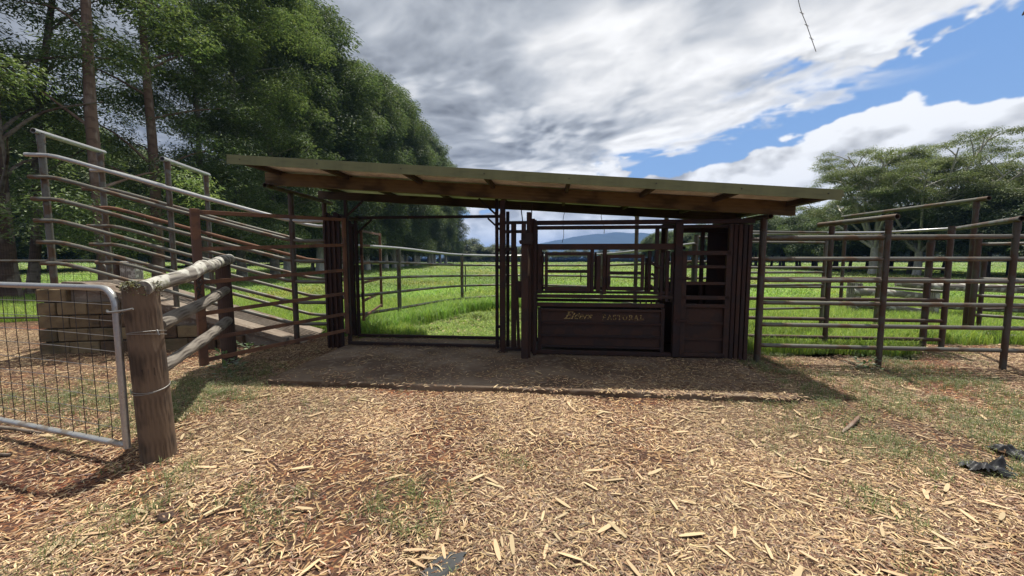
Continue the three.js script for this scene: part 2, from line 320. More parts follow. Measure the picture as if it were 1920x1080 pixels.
// ---------------------------------------------------------------- the ground
const barkMask = (x, z) => {
  const [u, v] = uvOf(x, z), n = (fbm(x * 0.9 + 40, z * 0.9 + 40, 900, 4) - 0.5) * 1.5;
  let edge;
  if (u < -7.4) edge = 2.2;                       // left of the ramp the litter runs on towards the trees
  else if (u < -2.9) edge = 1.2;
  else if (u < 3.3) edge = 0.85;
  else edge = 0.42 + 1.25 * smooth(5.8, 7.2, u);
  return smooth(0.45, -0.45, v - edge + n * 0.7);
};
{
  const rings = [0]; for (let r = 1.2; r < 7000; r *= 1.16) rings.push(r);
  const n = 144, P = [], U = [], C = [], I = [];
  for (let i = 0; i < rings.length; i++) for (let j = 0; j <= n; j++) {
    const a = (j % n) / n * 6.28318, x = Math.cos(a) * rings[i], z = -5 + Math.sin(a) * rings[i], d = rings[i];
    P.push(x, -0.10 * smooth(5, 8, d) + (fbm(x * 0.2 + 50, z * 0.2 + 50, 905, 3) - 0.5) * 0.16 * smooth(6, 12, d) - (d < 4 ? 0.02 : 0), z); U.push(x, -z);
    const k = 0.8 + 0.55 * (fbm(x * 0.12 + 90, z * 0.12 + 90, 907, 4) - 0.25), w = fbm(x * 0.05 + 10, z * 0.05, 909, 3);
    C.push(k * mix(0.9, 1.25, w), k, k * 0.9);
  }
  for (let i = 0; i < rings.length - 1; i++) for (let j = 0; j < n; j++) { const a = i * (n + 1) + j, b = a + n + 1; I.push(a, b, a + 1, b, b + 1, a + 1); }
  const g = new THREE.BufferGeometry();
  g.setAttribute('position', new THREE.Float32BufferAttribute(P, 3)); g.setAttribute('uv', new THREE.Float32BufferAttribute(U, 2)); g.setAttribute('color', new THREE.Float32BufferAttribute(C, 3)); g.setIndex(I); g.computeVertexNormals();
  for (let i = 0; i < g.attributes.normal.count; i++) if (g.attributes.normal.getY(i) < 0) g.attributes.normal.setXYZ(i, 0, 1, 0);
  const m = part(scene, 'ground', g, M.paddock); tag(m, 'green paddock ground running out to the distant trees', null, null, 'structure');
}
const barkY = (x, z) => -0.07 + 0.088 * smooth(0.2, 0.75, barkMask(x, z)) + 0.035 * (fbm(x * 1.3 + 5, z * 1.3 + 5, 911, 4) - 0.5);
{
  const x0 = -15, x1 = 15, z0 = -9, z1 = 3.5, st = 0.12, nx = Math.round((x1 - x0) / st), nz = Math.round((z1 - z0) / st), P = [], U = [], C = [], I = [];
  for (let j = 0; j <= nz; j++) for (let i = 0; i <= nx; i++) {
    const x = x0 + i * st, z = z0 + j * st;
    P.push(x, barkY(x, z), z); U.push(x, -z);
    const r = smooth(0.48, 0.66, fbm(x * 0.8 + 3, z * 0.8 + 9, 913, 4)), k = 0.80 + 0.5 * (fbm(x * 2 + 3, z * 2, 915, 4) - 0.4);
    C.push(k * mix(1, 1.06, r), k * mix(1, 0.78, r), k * mix(1, 0.68, r));
  }
  for (let j = 0; j < nz; j++) for (let i = 0; i < nx; i++) { const a = j * (nx + 1) + i; if (Math.max(P[3 * a + 1], P[3 * a + 4], P[3 * (a + nx + 1) + 1], P[3 * (a + nx + 2) + 1]) < -0.045) continue; I.push(a, a + nx + 1, a + 1, a + 1, a + nx + 1, a + nx + 2); }
  const g = new THREE.BufferGeometry();
  g.setAttribute('position', new THREE.Float32BufferAttribute(P, 3)); g.setAttribute('uv', new THREE.Float32BufferAttribute(U, 2)); g.setAttribute('color', new THREE.Float32BufferAttribute(C, 3)); g.setIndex(I); g.computeVertexNormals();
  const m = part(scene, 'bark_ground', g, M.barkGround); tag(m, 'red brown earth under the bark litter in front of the shelter', null, null, 'structure');
}
{ // the concrete slab under the shelter, its front edge worn
  const g = new RoundedBoxGeometry(5.87, 0.16, 2.42, 3, 0.022);
  const p = g.attributes.position;
  for (let i = 0; i < p.count; i++) { const x = p.getX(i), z = p.getZ(i); if (z > 1.15) p.setZ(i, z + 0.02 * (fbm(x * 3, 1, 921, 3) - 0.5)); }
  g.rotateY(-TURN); const c = S(0.185, 0, -0.385); g.translate(c.x, 0.0, c.z);
  const m = part(scene, 'concrete_slab', boxUV(flat(g)), M.slab); tag(m, 'worn brown concrete slab under the roofed shelter', null, null, 'structure');
}
{ // blue hills far behind
  const keys = [[-4200, 60], [-2600, 45], [-1500, 30], [-700, 32], [-420, 44], [-206, 66], [-120, 62], [-30, 78], [60, 84], [137, 92], [300, 126], [450, 158], [560, 167], [663, 176], [760, 168], [860, 176], [920, 174], [980, 168], [1200, 182], [1600, 196], [2200, 205], [3000, 180], [4200, 150], [5600, 110]];
  const ridge = (x) => { for (let i = 0; i < keys.length - 1; i++) if (x <= keys[i + 1][0]) return mix(keys[i][1], keys[i + 1][1], smooth(keys[i][0], keys[i + 1][0], x) * 0.5 + 0.5 * clamp((x - keys[i][0]) / (keys[i + 1][0] - keys[i][0]))); return 100; };
  const nx = 420, nz = 26, P = [], I = [];
  for (let j = 0; j <= nz; j++) for (let i = 0; i <= nx; i++) {
    const x = -4200 + i * 9800 / nx, t = j / nz, prof = t < 0.5 ? Math.pow(t * 2, 0.8) : Math.pow(2 - t * 2, 0.8);
    P.push(x, -4 + ridge(x) * prof * (0.86 + 0.2 * fbm(x * 0.004, t * 7, 931, 5)) + 7 * (fbm(x * 0.02, t * 16, 933, 4) - 0.5) * prof, -1900 - t * 1250);
  }
  for (let j = 0; j < nz; j++) for (let i = 0; i < nx; i++) { const a = j * (nx + 1) + i; I.push(a, a + 1, a + nx + 1, a + 1, a + nx + 2, a + nx + 1); }
  const g = new THREE.BufferGeometry(); g.setAttribute('position', new THREE.Float32BufferAttribute(P, 3)); g.setIndex(I); g.computeVertexNormals();
  const m = part(scene, 'hills', g, M.mountain); tag(m, 'long blue forested range on the horizon', null, null, 'structure');
}
// ---------------------------------------------------------------- the shelter roof and its frame
{
  const sh = thing('cattle_shelter', 'low skillion roofed shelter with olive metal edge over the rusty cattle crush', 'shelter', S(0, 0, 0));
  const U0 = -3.78, U1 = 3.93, V0 = -0.8, V1 = 2.0, topH = (u) => 2.875 - (u - U0) * 0.0777;
  { // corrugated sheets: three laid side by side, ribs running down the slope
    const cuts = [V0 + 0.012, V0 + 0.93, V0 + 1.86, V1];
    for (let s = 0; s < 3; s++) {
      const P = [], U = [], I = [], n = 96, va = cuts[s], vb = cuts[s + 1] + (s < 2 ? 0.05 : 0);
      for (let j = 0; j <= n; j++) for (let i = 0; i <= 1; i++) {
        const v = mix(va, vb, j / n), u = i ? U1 - 0.01 : U0 + 0.01, w = Math.pow(0.5 + 0.5 * Math.cos((v - V0) / 0.076 * 6.283), 1.0) * 0.017;
        const q = S(u, topH(u) - 0.028 + w + s * 0.002, v); P.push(q.x, q.y, q.z); U.push(u, v);
      }
      for (let j = 0; j < n; j++) { const a = j * 2; I.push(a, a + 1, a + 2, a + 1, a + 3, a + 2); }
      const g = new THREE.BufferGeometry(); g.setAttribute('position', new THREE.Float32BufferAttribute(P, 3)); g.setAttribute('uv', new THREE.Float32BufferAttribute(U, 2)); g.setIndex(I); g.computeVertexNormals();
      part(sh, 'roof_sheet', flat(g), M.roof);
    }
  }
  const fb = part(sh, 'edge_flashing', merge([bar(S(U0, topH(U0) - 0.052, V0), S(U1, topH(U1) - 0.052, V0), 0.012, 0.118), bar(S(U0, topH(U0) + 0.008, V0 + 0.07), S(U1, topH(U1) + 0.008, V0 + 0.07), 0.15, 0.006)]), M.fascia);
  part(sh, 'edge_flashing', merge([bar(S(U0, topH(U0) - 0.052, V1), S(U1, topH(U1) - 0.052, V1), 0.012, 0.118)]), M.fascia);
  part(sh, 'gutter_edge', merge([bar(S(U1 + 0.012, topH(U1) - 0.035, V0), S(U1 + 0.012, topH(U1) - 0.035, V1), 0.012, 0.07)]), M.fascia);
  const pu = [-3.588, -2.494, -1.356, -0.272, 0.789, 1.833, 2.817, 3.775];
  for (const u of pu) {
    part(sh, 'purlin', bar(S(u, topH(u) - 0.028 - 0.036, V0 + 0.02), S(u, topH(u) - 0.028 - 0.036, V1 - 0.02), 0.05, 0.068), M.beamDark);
    const c = S(u, topH(u) - 0.045, V0 - 0.01), g = flat(new THREE.CylinderGeometry(0.007, 0.008, 0.008, 6)); g.rotateX(Math.PI / 2); g.translate(c.x, c.y, c.z); part(fb, 'screw', g, M.wireDark);
  }
  // sawn beams, a little uneven along their length
  const roughBeam = (u0, u1, h0, h1, v, hh, w, seed) => {
    const n = 26, P = [], I = [], U = [];
    for (let i = 0; i <= n; i++) {
      const t = i / n, u = mix(u0, u1, t), h = mix(h0, h1, t), a = 0.012 * (fbm(t * 9, 1, seed, 3) - 0.5), b = 0.014 * (fbm(t * 9, 4, seed + 1, 3) - 0.5);
      for (const [dv, dh] of [[-0.5, -0.5], [-0.5, 0.5], [0.5, 0.5], [0.5, -0.5], [-0.5, -0.5]]) { const q = S(u, h + dh * (hh + b) + a, v + dv * (w + a)); P.push(q.x, q.y, q.z); }
      for (const k of [0, 0.19, 0.27, 0.46, 0.54]) U.push(k, u);
    }
    for (let i = 0; i < n; i++) for (let j = 0; j < 4; j++) { const a = i * 5 + j, b = a + 5; I.push(a, a + 1, b, b, a + 1, b + 1); }
    I.push(0, 2, 1, 0, 3, 2); const e = n * 5; I.push(e, e + 1, e + 2, e, e + 2, e + 3);
    const g = new THREE.BufferGeometry(); g.setAttribute('position', new THREE.Float32BufferAttribute(P, 3)); g.setAttribute('uv', new THREE.Float32BufferAttribute(U, 2)); g.setIndex(I);
    const f = flat(g); f.computeVertexNormals(); return f;
  };
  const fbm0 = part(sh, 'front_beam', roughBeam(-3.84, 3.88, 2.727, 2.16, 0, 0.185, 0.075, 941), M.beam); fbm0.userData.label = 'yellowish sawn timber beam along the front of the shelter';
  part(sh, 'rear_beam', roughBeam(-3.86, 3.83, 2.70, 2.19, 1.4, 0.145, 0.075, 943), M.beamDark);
  // supports: pipe posts at the corners with a bearer pipe on each side, and the steel post by the crush
  for (const [u, hA, hB, va] of [[-3.75, 2.60, 2.57, 0.42], [3.5, 2.055, 2.09, 0.0]]) {
    part(sh, 'bearer_pipe', hollowPipe(S(u, hA, -0.16), S(u, hB, 1.62), 0.036), M.pipeDark);
    part(sh, 'post', pipe(S(u, -0.1, va), S(u, hA - 0.034, va), 0.045, 14), M.pipeDark);
    part(sh, 'post', pipe(S(u, -0.1, 1.38), S(u, hB - 0.034, 1.38), 0.045, 14), M.pipeDark);
  }
  const st = part(sh, 'steel_post', merge([up(-0.14, 0, 0.06, 2.345, 0.075, 0.012), up(-0.14, 0.055, 0.06, 2.34, 0.075, 0.012), up(-0.14, 0.0275, 0.06, 2.34, 0.012, 0.043)]), M.rust);
  part(st, 'base_plate', bar(S(-0.14, 0.074, -0.08), S(-0.14, 0.074, 0.13), 0.16, 0.012), M.rustDark);
  part(sh, 'steel_post', up(-0.085, 0.20, 0.06, 2.20, 0.05, 0.05), M.rustDark);
}
// ---------------------------------------------------------------- loose wires hanging from the beam
{
  const hang = (u, v, h0, h1, sway, label) => { const pts = []; for (let i = 0; i <= 6; i++) { const t = i / 6; const q = S(u + sway * t * t + 0.012 * Math.sin(t * 9 + u), mix(h0, h1, t), v); pts.push(q); } top('hanging_wire', bent(pts, 0.004, 14, 5), M.wireDark, label, 'wire'); };
  hang(0.76, 0.05, 2.27, 1.72, -0.02, 'thin straight wire hanging from the beam over the left end of the crush');
  hang(1.30, 0.05, 2.23, 1.85, 0.05, 'short kinked wire hanging from the beam over the middle of the crush');
}
// ---------------------------------------------------------------- the walk-through opening: two steel portals with sills
{
  const p = thing('race_portal', 'dark steel double frame forming the open doorway left of the crush', 'gate frame', S(-1.5, 0, 0.5));
  for (const [v, h, u0, u1, nm] of [[0.25, 2.44, -2.70, -0.26, 'front'], [0.86, 2.20, -2.86, -0.22, 'rear']]) {
    part(p, 'post', up(u0, v, 0.08, h - 0.02, 0.05), M.rustDark);
    part(p, 'post', up(u1, v, 0.08, h - 0.02, 0.05), M.rustDark);
    if (nm === 'rear') part(p, 'header', across(u0, u1, h, v, 0.05), M.rustDark);
    part(p, 'sill', across(u0, u1, 0.105, v, 0.05, 0.06), M.rustDark);
    part(p, 'brace', bar(S(u0 + 0.02, h - 0.27, v), S(u0 + 0.30, h - 0.03, v), 0.03, 0.03), M.rustDark);
    part(p, 'brace', bar(S(u1 - 0.02, h - 0.27, v), S(u1 - 0.28, h - 0.03, v), 0.03, 0.03), M.rustDark);
  }
  part(p, 'post', up(-0.205, 0.28, 0.08, 2.18, 0.035), M.rustDark);
  for (const h of [0.42, 1.35, 1.62, 2.02]) part(p, 'hinge', across(-0.27, -0.20, h, 0.25, 0.045, 0.05), M.rustDark);
}
// ---------------------------------------------------------------- the sheeted slide panels at the left end of the opening
function slidePanel(u0, u1, v, h0, h1, label, ribs) {
  const t = thing('slide_gate', label, 'slide gate', S((u0 + u1) / 2, 0, v), null);
  part(t, 'panel', sheet(u0, u1, h0, h1, v, 0.012), M.rust);
  for (let i = 0; i < ribs; i++) part(t, 'rib', up(mix(u0 + 0.02, u1 - 0.02, i / (ribs - 1)), v - 0.022, h0, h1, 0.03, 0.03), i % 2 ? M.rustDark : M.rust);
  part(t, 'top_rail', across(u0 - 0.03, u1 + 0.03, h1 + 0.02, v, 0.05), M.rustDark);
  for (let i = 0; i < 2; i++) { const c = S(mix(u0 + 0.06, u1 - 0.08, i), h1 + 0.065, v), g = flat(new THREE.CylinderGeometry(0.04, 0.04, 0.03, 14)); g.rotateX(Math.PI / 2); g.rotateY(-TURN); g.translate(c.x, c.y, c.z); part(t, 'roller', g, M.rustDark); }
  return t;
}
slidePanel(-3.06, -2.78, 0.22, 0.03, 2.12, 'wide ribbed red brown slide panel beside the hinge of the open rusty gate', 4);
slidePanel(-3.06, -2.90, 0.86, 0.10, 2.05, 'narrow dark slide panel behind the ribbed one at the rear of the doorway', 2);
{
  const t = thing('slide_track', 'rusty top track joining the two slide panels left of the doorway', 'track', S(-2.9, 2.1, 0.5));
  part(t, 'track_bar', inward(-2.80, 2.17, 0.15, 1.0, 0.05), M.rustDark); part(t, 'track_bar', inward(-3.0, 2.17, 0.15, 1.0, 0.04), M.rust);
}
// ---------------------------------------------------------------- rusty gate leaves
function barGate(label, hinge, end, topA, hA, hB, size, m, overshoot = 0) {
  const t = thing('bar_gate', label, 'gate', hinge);
  const at = (k, h) => V(mix(hinge.x, end.x, k), h, mix(hinge.z, end.z, k));
  part(t, 'end_stile', bar(at(1, hB[hB.length - 1] - 0.06), at(1, hB[0] + 0.035), size * 1.7, size * 1.1, Math.atan2(end.z - hinge.z, end.x - hinge.x)), m);
  part(t, 'hinge_stile', bar(at(0, hA[hA.length - 1] - 0.06), at(0, hA[0] + 0.03), size, size, Math.atan2(end.z - hinge.z, end.x - hinge.x)), m);
  hA.forEach((h, i) => part(t, 'bar', bar(at(0.012, h), at(0.985, hB[i]), size * 0.7, size * 0.95), m));
  for (const h of [hA[1] - 0.1, hA[4] + 0.1]) { const c = at(-0.02, h); part(t, 'hinge', pipe(V(c.x, h - 0.06, c.z), V(c.x, h + 0.06, c.z), 0.022, 10), M.rustDark); }
  return t;
}
const hg = S(-2.70, 0, 0.17);
const gateA = barGate('open rusty brown six bar gate swung out beside the ramp', V(hg.x, 0, hg.z), V(-3.67, 0, -4.50), 0, [2.10, 1.70, 1.30, 0.93, 0.60, 0.335], [2.03, 1.60, 1.21, 0.84, 0.53, 0.28], 0.05, M.gateRust);
{ // chain at the gate's free end
  const links = []; for (let i = 0; i < 7; i++) { const g = new THREE.TorusGeometry(0.022, 0.005, 6, 12); g.scale(1, 1.5, 1); g.rotateY(i % 2 * 1.57 + 0.4); g.translate(-3.62 + 0.012 * Math.sin(i), 1.30 - i * 0.042, -4.44); links.push(flat(g)); }
  part(gateA, 'chain', mergeGeometries(links), M.wireDark);
}
barGate('rusty gate leaf swung back inside the round pen behind the doorway', S(-2.80, 0, 0.93), V(-3.02, 0, -8.85), 0, [1.98, 1.72, 1.40, 1.05, 0.72, 0.42], [2.02, 1.76, 1.40, 1.02, 0.70, 0.42], 0.045, M.gateRust);

// ---------------------------------------------------------------- the cattle crush
{
  const c = thing('cattle_crush', 'rusty red brown steel cattle crush with faded yellow lettering under the roof', 'cattle crush', S(1.5, 0.08, 0.3));
  const v = -0.1, vb = 0.72, R = M.rust, D = M.rustDark;
  // base frame and floor
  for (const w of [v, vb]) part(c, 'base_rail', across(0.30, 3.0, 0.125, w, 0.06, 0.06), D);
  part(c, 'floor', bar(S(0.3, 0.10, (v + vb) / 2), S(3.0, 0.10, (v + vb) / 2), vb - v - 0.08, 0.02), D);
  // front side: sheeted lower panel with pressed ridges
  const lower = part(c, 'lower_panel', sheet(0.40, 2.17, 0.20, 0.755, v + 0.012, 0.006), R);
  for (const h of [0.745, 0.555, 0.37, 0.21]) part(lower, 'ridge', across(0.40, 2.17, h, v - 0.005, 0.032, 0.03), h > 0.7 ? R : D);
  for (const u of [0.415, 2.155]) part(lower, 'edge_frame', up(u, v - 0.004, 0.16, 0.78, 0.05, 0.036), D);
  { // faded lettering
    const cv = document.createElement('canvas'); cv.width = 1024; cv.height = 160; const g = cv.getContext('2d'), r = rngOf(5);
    g.clearRect(0, 0, 1024, 160); g.fillStyle = '#fff'; g.save(); g.transform(1, 0, -0.28, 1, 50, 0); g.font = 'italic bold 128px serif'; g.fillText('E', 10, 112); g.font = 'italic bold 98px serif'; g.fillText('lders', 92, 112); g.restore();
    g.font = '84px serif'; let x = 500; for (const ch of 'PASTORAL') { g.fillText(ch, x, 116); x += g.measureText(ch).width + 9; }
    const id = g.getImageData(0, 0, 1024, 160), al = new Uint8Array(1024 * 160 * 4);
    for (let y = 0; y < 160; y++) for (let q = 0; q < 1024; q++) { const o = (y * 1024 + q) * 4, worn = smooth(0.36, 0.56, fbm(q / 26, y / 18, 951, 4)) * 0.45 + 0.55, o2 = ((159 - y) * 1024 + q) * 4; al[o2] = al[o2 + 1] = al[o2 + 2] = id.data[o + 3] * worn; al[o2 + 3] = 255; }
    const at = new THREE.DataTexture(al, 1024, 160); at.magFilter = at.minFilter = THREE.LinearFilter; at.needsUpdate = true;
    const m = std({ color: new THREE.Color(0.29, 0.195, 0.07), alphaMap: at, transparent: true, roughness: 0.8 });
    const pg = new THREE.PlaneGeometry(1.20, 0.187); pg.rotateY(-TURN); const q = S(1.33, 0.652, v + 0.006); pg.translate(q.x, q.y, q.z);
    part(lower, 'lettering', pg, m).userData.label = 'faded yellow words Elders PASTORAL';
  }
  part(c, 'side_rail', across(0.36, 2.17, 0.822, v, 0.055, 0.05), R);
  part(c, 'side_rail', across(0.36, 2.29, 0.945, v, 0.05, 0.05), R);
  part(c, 'side_rail', across(0.36, 2.29, 1.005, v + 0.01, 0.035, 0.05), D);
  part(c, 'side_rail', across(0.40, 2.30, 1.655, v, 0.085, 0.05), R);
  part(c, 'top_rail', across(0.30, 3.34, 2.0, v + 0.02, 0.062, 0.06), D);
  part(c, 'top_rail', across(0.33, 3.2, 1.935, v + 0.05, 0.04, 0.05), D);
  // uprights
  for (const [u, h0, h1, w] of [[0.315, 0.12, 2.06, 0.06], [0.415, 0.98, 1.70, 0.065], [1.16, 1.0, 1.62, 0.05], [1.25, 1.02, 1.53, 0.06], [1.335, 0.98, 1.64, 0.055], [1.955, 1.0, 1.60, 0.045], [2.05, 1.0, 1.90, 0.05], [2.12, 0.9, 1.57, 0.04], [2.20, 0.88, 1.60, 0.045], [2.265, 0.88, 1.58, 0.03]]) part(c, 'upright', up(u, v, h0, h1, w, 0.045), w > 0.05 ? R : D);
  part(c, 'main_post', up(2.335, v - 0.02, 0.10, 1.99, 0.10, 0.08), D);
  // two drop-down head windows, each a small gate of its own
  for (const [u0, u1, h0, h1, hm] of [[0.49, 1.13, 1.055, 1.555, 1.305], [1.365, 1.875, 1.065, 1.52, 1.285]]) {
    const w = part(c, 'side_gate', merge([across(u0, u1, h1, v - 0.03, 0.05, 0.035), across(u0, u1, h0, v - 0.03, 0.055, 0.035), up(u0 + 0.02, v - 0.03, h0, h1, 0.045, 0.034), up(u1 - 0.02, v - 0.03, h0, h1, 0.045, 0.034)]), R);
    part(w, 'mid_bar', across(u0 + 0.04, u1 - 0.04, hm, v - 0.03, 0.045, 0.03), D);
    for (const h of [h0 + 0.1, h1 - 0.08]) part(w, 'hinge', pipe(S(u0 - 0.035, h - 0.05, v - 0.04), S(u0 - 0.035, h + 0.05, v - 0.04), 0.02, 8), D);
    part(w, 'latch', up(u1 - 0.13, v - 0.05, hm - 0.15, hm - 0.02, 0.014, 0.014), D);
  }
  for (const [u, h] of [[1.98, 1.44], [1.98, 1.12], [2.06, 1.40], [2.0, 1.28]]) part(c, 'catch', bar(S(u - 0.03, h, v - 0.06), S(u + 0.04, h - 0.05, v - 0.06), 0.03, 0.035), D);
  for (const [u, h0, h1] of [[0.455, 0.99, 1.58], [1.21, 1.04, 1.58], [1.92, 1.02, 1.5], [2.30, 1.62, 1.96]]) part(c, 'upright', up(u, v + 0.04, h0, h1, 0.03), D);
  for (const u of [0.52, 1.1, 1.40]) part(c, 'latch', up(u, v - 0.06, 1.12, 1.24, 0.028, 0.02), D);
  for (const u of [1.85, 1.93, 2.0, 2.07]) part(c, 'pin', up(u, v + 0.02, 0.77, 0.90, 0.02), D);
  // head bail at the left end: two heavy posts, sliding jaw, levers
  const vh = -0.34, hb = part(c, 'head_bail_post', merge([up(0.215, vh, 0.03, 1.78, 0.10, 0.07), up(0.265, vh + 0.05, 0.08, 2.13, 0.06, 0.06)]), R);
  part(hb, 'jaw_block', merge([up(0.24, vh - 0.02, 1.68, 1.84, 0.15, 0.10), up(0.20, vh - 0.03, 1.74, 1.98, 0.06, 0.08), bar(S(0.14, 1.71, vh - 0.03), S(0.33, 1.77, vh - 0.03), 0.05, 0.05)]), D);
  part(hb, 'guide_rod', merge([pipe(S(0.19, 1.95, vh), S(0.15, 2.24, vh), 0.008, 6), pipe(S(0.30, 1.95, vh), S(0.31, 2.24, vh), 0.008, 6)]), D);
  part(hb, 'handle', bent([S(0.255, 1.62, vh - 0.07), S(0.275, 1.45, vh - 0.085), S(0.27, 1.25, vh - 0.08)], 0.014, 8, 7), M.post);
  part(c, 'head_bail_post', up(0.35, vh + 0.12, 0.10, 2.03, 0.045), D);
  for (const [h, u0, u1] of [[2.01, -0.1, 0.24], [1.88, -0.1, 0.24], [1.625, -0.1, 0.08]]) part(c, 'head_bail_bar', across(u0, u1, h, -0.05, 0.045, 0.045), D);
  part(c, 'jaw', up(0.03, -0.05, 0.12, 2.0, 0.075, 0.045), R);
  part(c, 'jaw', bar(S(0.06, 1.66, -0.09), S(0.11, 0.16, -0.09), 0.045, 0.045), R);
  part(c, 'lever_box', up(0.115, -0.11, 0.92, 1.16, 0.10, 0.08), D);
  part(c, 'head_bail_bar', across(-0.1, 0.2, 0.14, -0.05, 0.05, 0.05), D);
  // rear work gate at the right end
  const g = part(c, 'access_gate', merge([across(2.385, 3.03, 1.565, v - 0.02, 0.06, 0.045), across(2.385, 3.03, 0.945, v - 0.02, 0.055, 0.045), up(2.42, v - 0.02, 0.10, 1.59, 0.065, 0.045), up(3.0, v - 0.02, 0.10, 1.59, 0.06, 0.045), across(2.42, 3.0, 0.83, v - 0.02, 0.05, 0.045), across(2.42, 3.0, 0.14, v - 0.02, 0.05, 0.045)]), R);
  part(g, 'gate_bar', across(2.44, 2.98, 1.375, v - 0.02, 0.042, 0.03), R); part(g, 'gate_bar', across(2.44, 2.98, 1.145, v - 0.02, 0.042, 0.03), R);
  part(g, 'lower_sheet', sheet(2.44, 2.98, 0.16, 0.81, v, 0.006), R);
  for (const h of [0.58, 0.355]) part(g, 'ridge', across(2.44, 2.98, h, v - 0.012, 0.03, 0.026), R);
  for (const h of [0.62, 1.22]) part(g, 'latch', across(2.33, 2.47, h, v - 0.055, 0.035, 0.03), D);
  // ribbed post pack at the far right
  [3.035, 3.10, 3.17, 3.24, 3.31].forEach((u, i) => part(c, 'end_post', up(u, v + 0.02 + i * 0.012, 0.06, 1.96, 0.052, 0.06), i % 2 ? D : R));
  // dark sheeted side and sliding tail door behind the access gate
  part(c, 'tail_door', merge([sheet(2.88, 3.30, 0.12, 1.93, 0.30, 0.012)]), D);
  part(c, 'tail_frame', merge([up(2.80, 0.28, 0.12, 1.95, 0.05), across(2.4, 3.32, 1.90, 0.30, 0.06)]), D);
  part(c, 'side_sheet', merge([sheet(2.40, 3.30, 0.12, 1.12, vb, 0.008), bar(S(3.32, 0.95, v + 0.1), S(3.32, 0.95, vb), 1.7, 0.012)].map((x, i) => i ? bar(S(3.33, 0.1, (v + vb) / 2), S(3.33, 1.93, (v + vb) / 2), 0.012, vb - v - 0.1, TURN) : x)), D);
  // back side, seen through the front one
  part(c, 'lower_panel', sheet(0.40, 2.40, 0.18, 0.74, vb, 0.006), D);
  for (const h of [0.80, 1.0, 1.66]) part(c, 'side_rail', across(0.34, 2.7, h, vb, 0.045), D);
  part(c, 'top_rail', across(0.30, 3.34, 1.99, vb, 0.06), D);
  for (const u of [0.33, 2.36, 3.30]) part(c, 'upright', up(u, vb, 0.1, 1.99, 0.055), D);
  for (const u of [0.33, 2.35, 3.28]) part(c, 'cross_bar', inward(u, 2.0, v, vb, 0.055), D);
}
// ---------------------------------------------------------------- pipe yards
// posts: [x, z, base, top]; rails: heights at each post
function yardFence(label, posts, rails, o = {}) {
  const t = thing(o.name ?? 'yard_fence', label, o.category ?? 'fence', V(posts[0][0], 0, posts[0][1]));
  const m = o.m ?? M.pipe, rp = o.rp ?? 0.034, rl = o.rl ?? 0.029;
  posts.forEach(([x, z, b, tp, skip]) => {
    if (skip) return;
    part(t, 'post', merge([pipe(V(x, b, z), V(x, tp, z), rp, 14), pipe(V(x, tp - 0.14, z), V(x, tp - 0.02, z), rp * 1.13, 14)]), o.mp ?? m);
  });
  rails.forEach((hs, k) => {
    const pts = posts.map(([x, z], i) => V(x, (Array.isArray(hs) ? hs[i] : hs) + 0.006 * (R0() - 0.5), z));
    const off = o.off ?? [0, 0];
    for (const p of pts) { p.x += off[0]; p.z += off[1]; }
    const q = o.curved ? curve(pts, 30) : pts;
    part(t, 'rail', sweep(q, rl, 9), k === 0 && o.mtop ? o.mtop : m);
  });
  return t;
}
const headBar = (t, p, q, m, r = 0.036) => part(t, 'head_bar', hollowPipe(p, q, r), m);
// right: race fences in front and behind
const fr = yardFence('front six rail pipe fence of the race right of the crush', [[3.46, -5.33, -0.1, 2.04], [4.993, -5.145, -0.1, 2.02], [6.5, -4.997, -0.1, 1.985], [8.3, -4.83, -0.1, 1.98]], [1.775, 1.485, 1.19, 0.875, 0.57, 0.275], { off: [0.0, -0.02], m: M.pipe, mp: M.pipeDark });
const rf = yardFence('rear pipe fence of the race, second row behind the front rails', [[3.55, -6.40, 0, 1.8], [5.12, -6.21, -0.1, 2.02], [6.82, -6.02, -0.1, 1.99]], [1.80, 1.48, 1.16, 0.83, 0.50, 0.20], { m: M.pipeDark, rp: 0.036 });
headBar(fr, V(4.985, 2.03, -5.03), V(4.98, 2.03, -6.30), M.pipe, 0.038);
headBar(fr, V(6.40, 1.99, -4.88), V(7.62, 1.99, -6.72), M.pipe, 0.034);
yardFence('pair of round posts standing beside the end of the rear race fence', [[6.62, -6.12, -0.1, 1.75], [6.72, -6.20, -0.1, 1.78]], [1.2], { m: M.pipeDark, rp: 0.04, category: 'posts', name: 'double_post' });
yardFence('thin far pen fence seen between the race rails just right of the shelter', [[4.38, -7.2, -0.1, 1.47], [6.02, -7.42, -0.1, 1.85]], [1.98, 1.79, 1.22, 0.98, 0.53], { m: M.pipe, rp: 0.032, rl: 0.022 });
yardFence('long top pipe and rails of the far yard behind the race', [[4.9, -8.0, -0.1, 2.0], [7.4, -7.75, -0.1, 2.0], [7.62, -6.72, -0.1, 1.98]], [2.0, 1.3, 0.9], { m: M.pipe, rp: 0.04, rl: 0.026, mtop: M.pipeBright });
{
  const t = yardFence('tall gateway frame with long sloping head bar behind the race', [[8.72, -7.32, -0.1, 2.55], [9.28, -10.8, -0.2, 2.62]], [], { m: M.pipeDark, rp: 0.042, name: 'gateway_frame', category: 'gate frame' });
  headBar(t, V(8.70, 2.58, -7.12), V(9.30, 2.64, -10.95), M.pipe, 0.042);
}
yardFence('pipe fence coming forward at the right edge behind the race', [[8.62, -7.15, -0.1, 1.95], [9.45, -6.35, -0.1, 1.9], [10.8, -5.3, -0.1, 1.9]], [1.75, 1.11, 0.80, 0.43, 0.1], { m: M.pipe, mp: M.pipeDark, rp: 0.045 });
yardFence('short dark rail panel on the rear gateway at the right edge', [[8.95, -7.3, -0.1, 1.5], [10.6, -7.5, -0.1, 1.5]], [0.95, 0.52], { m: M.pipeDark, rl: 0.02, rp: 0.035 });
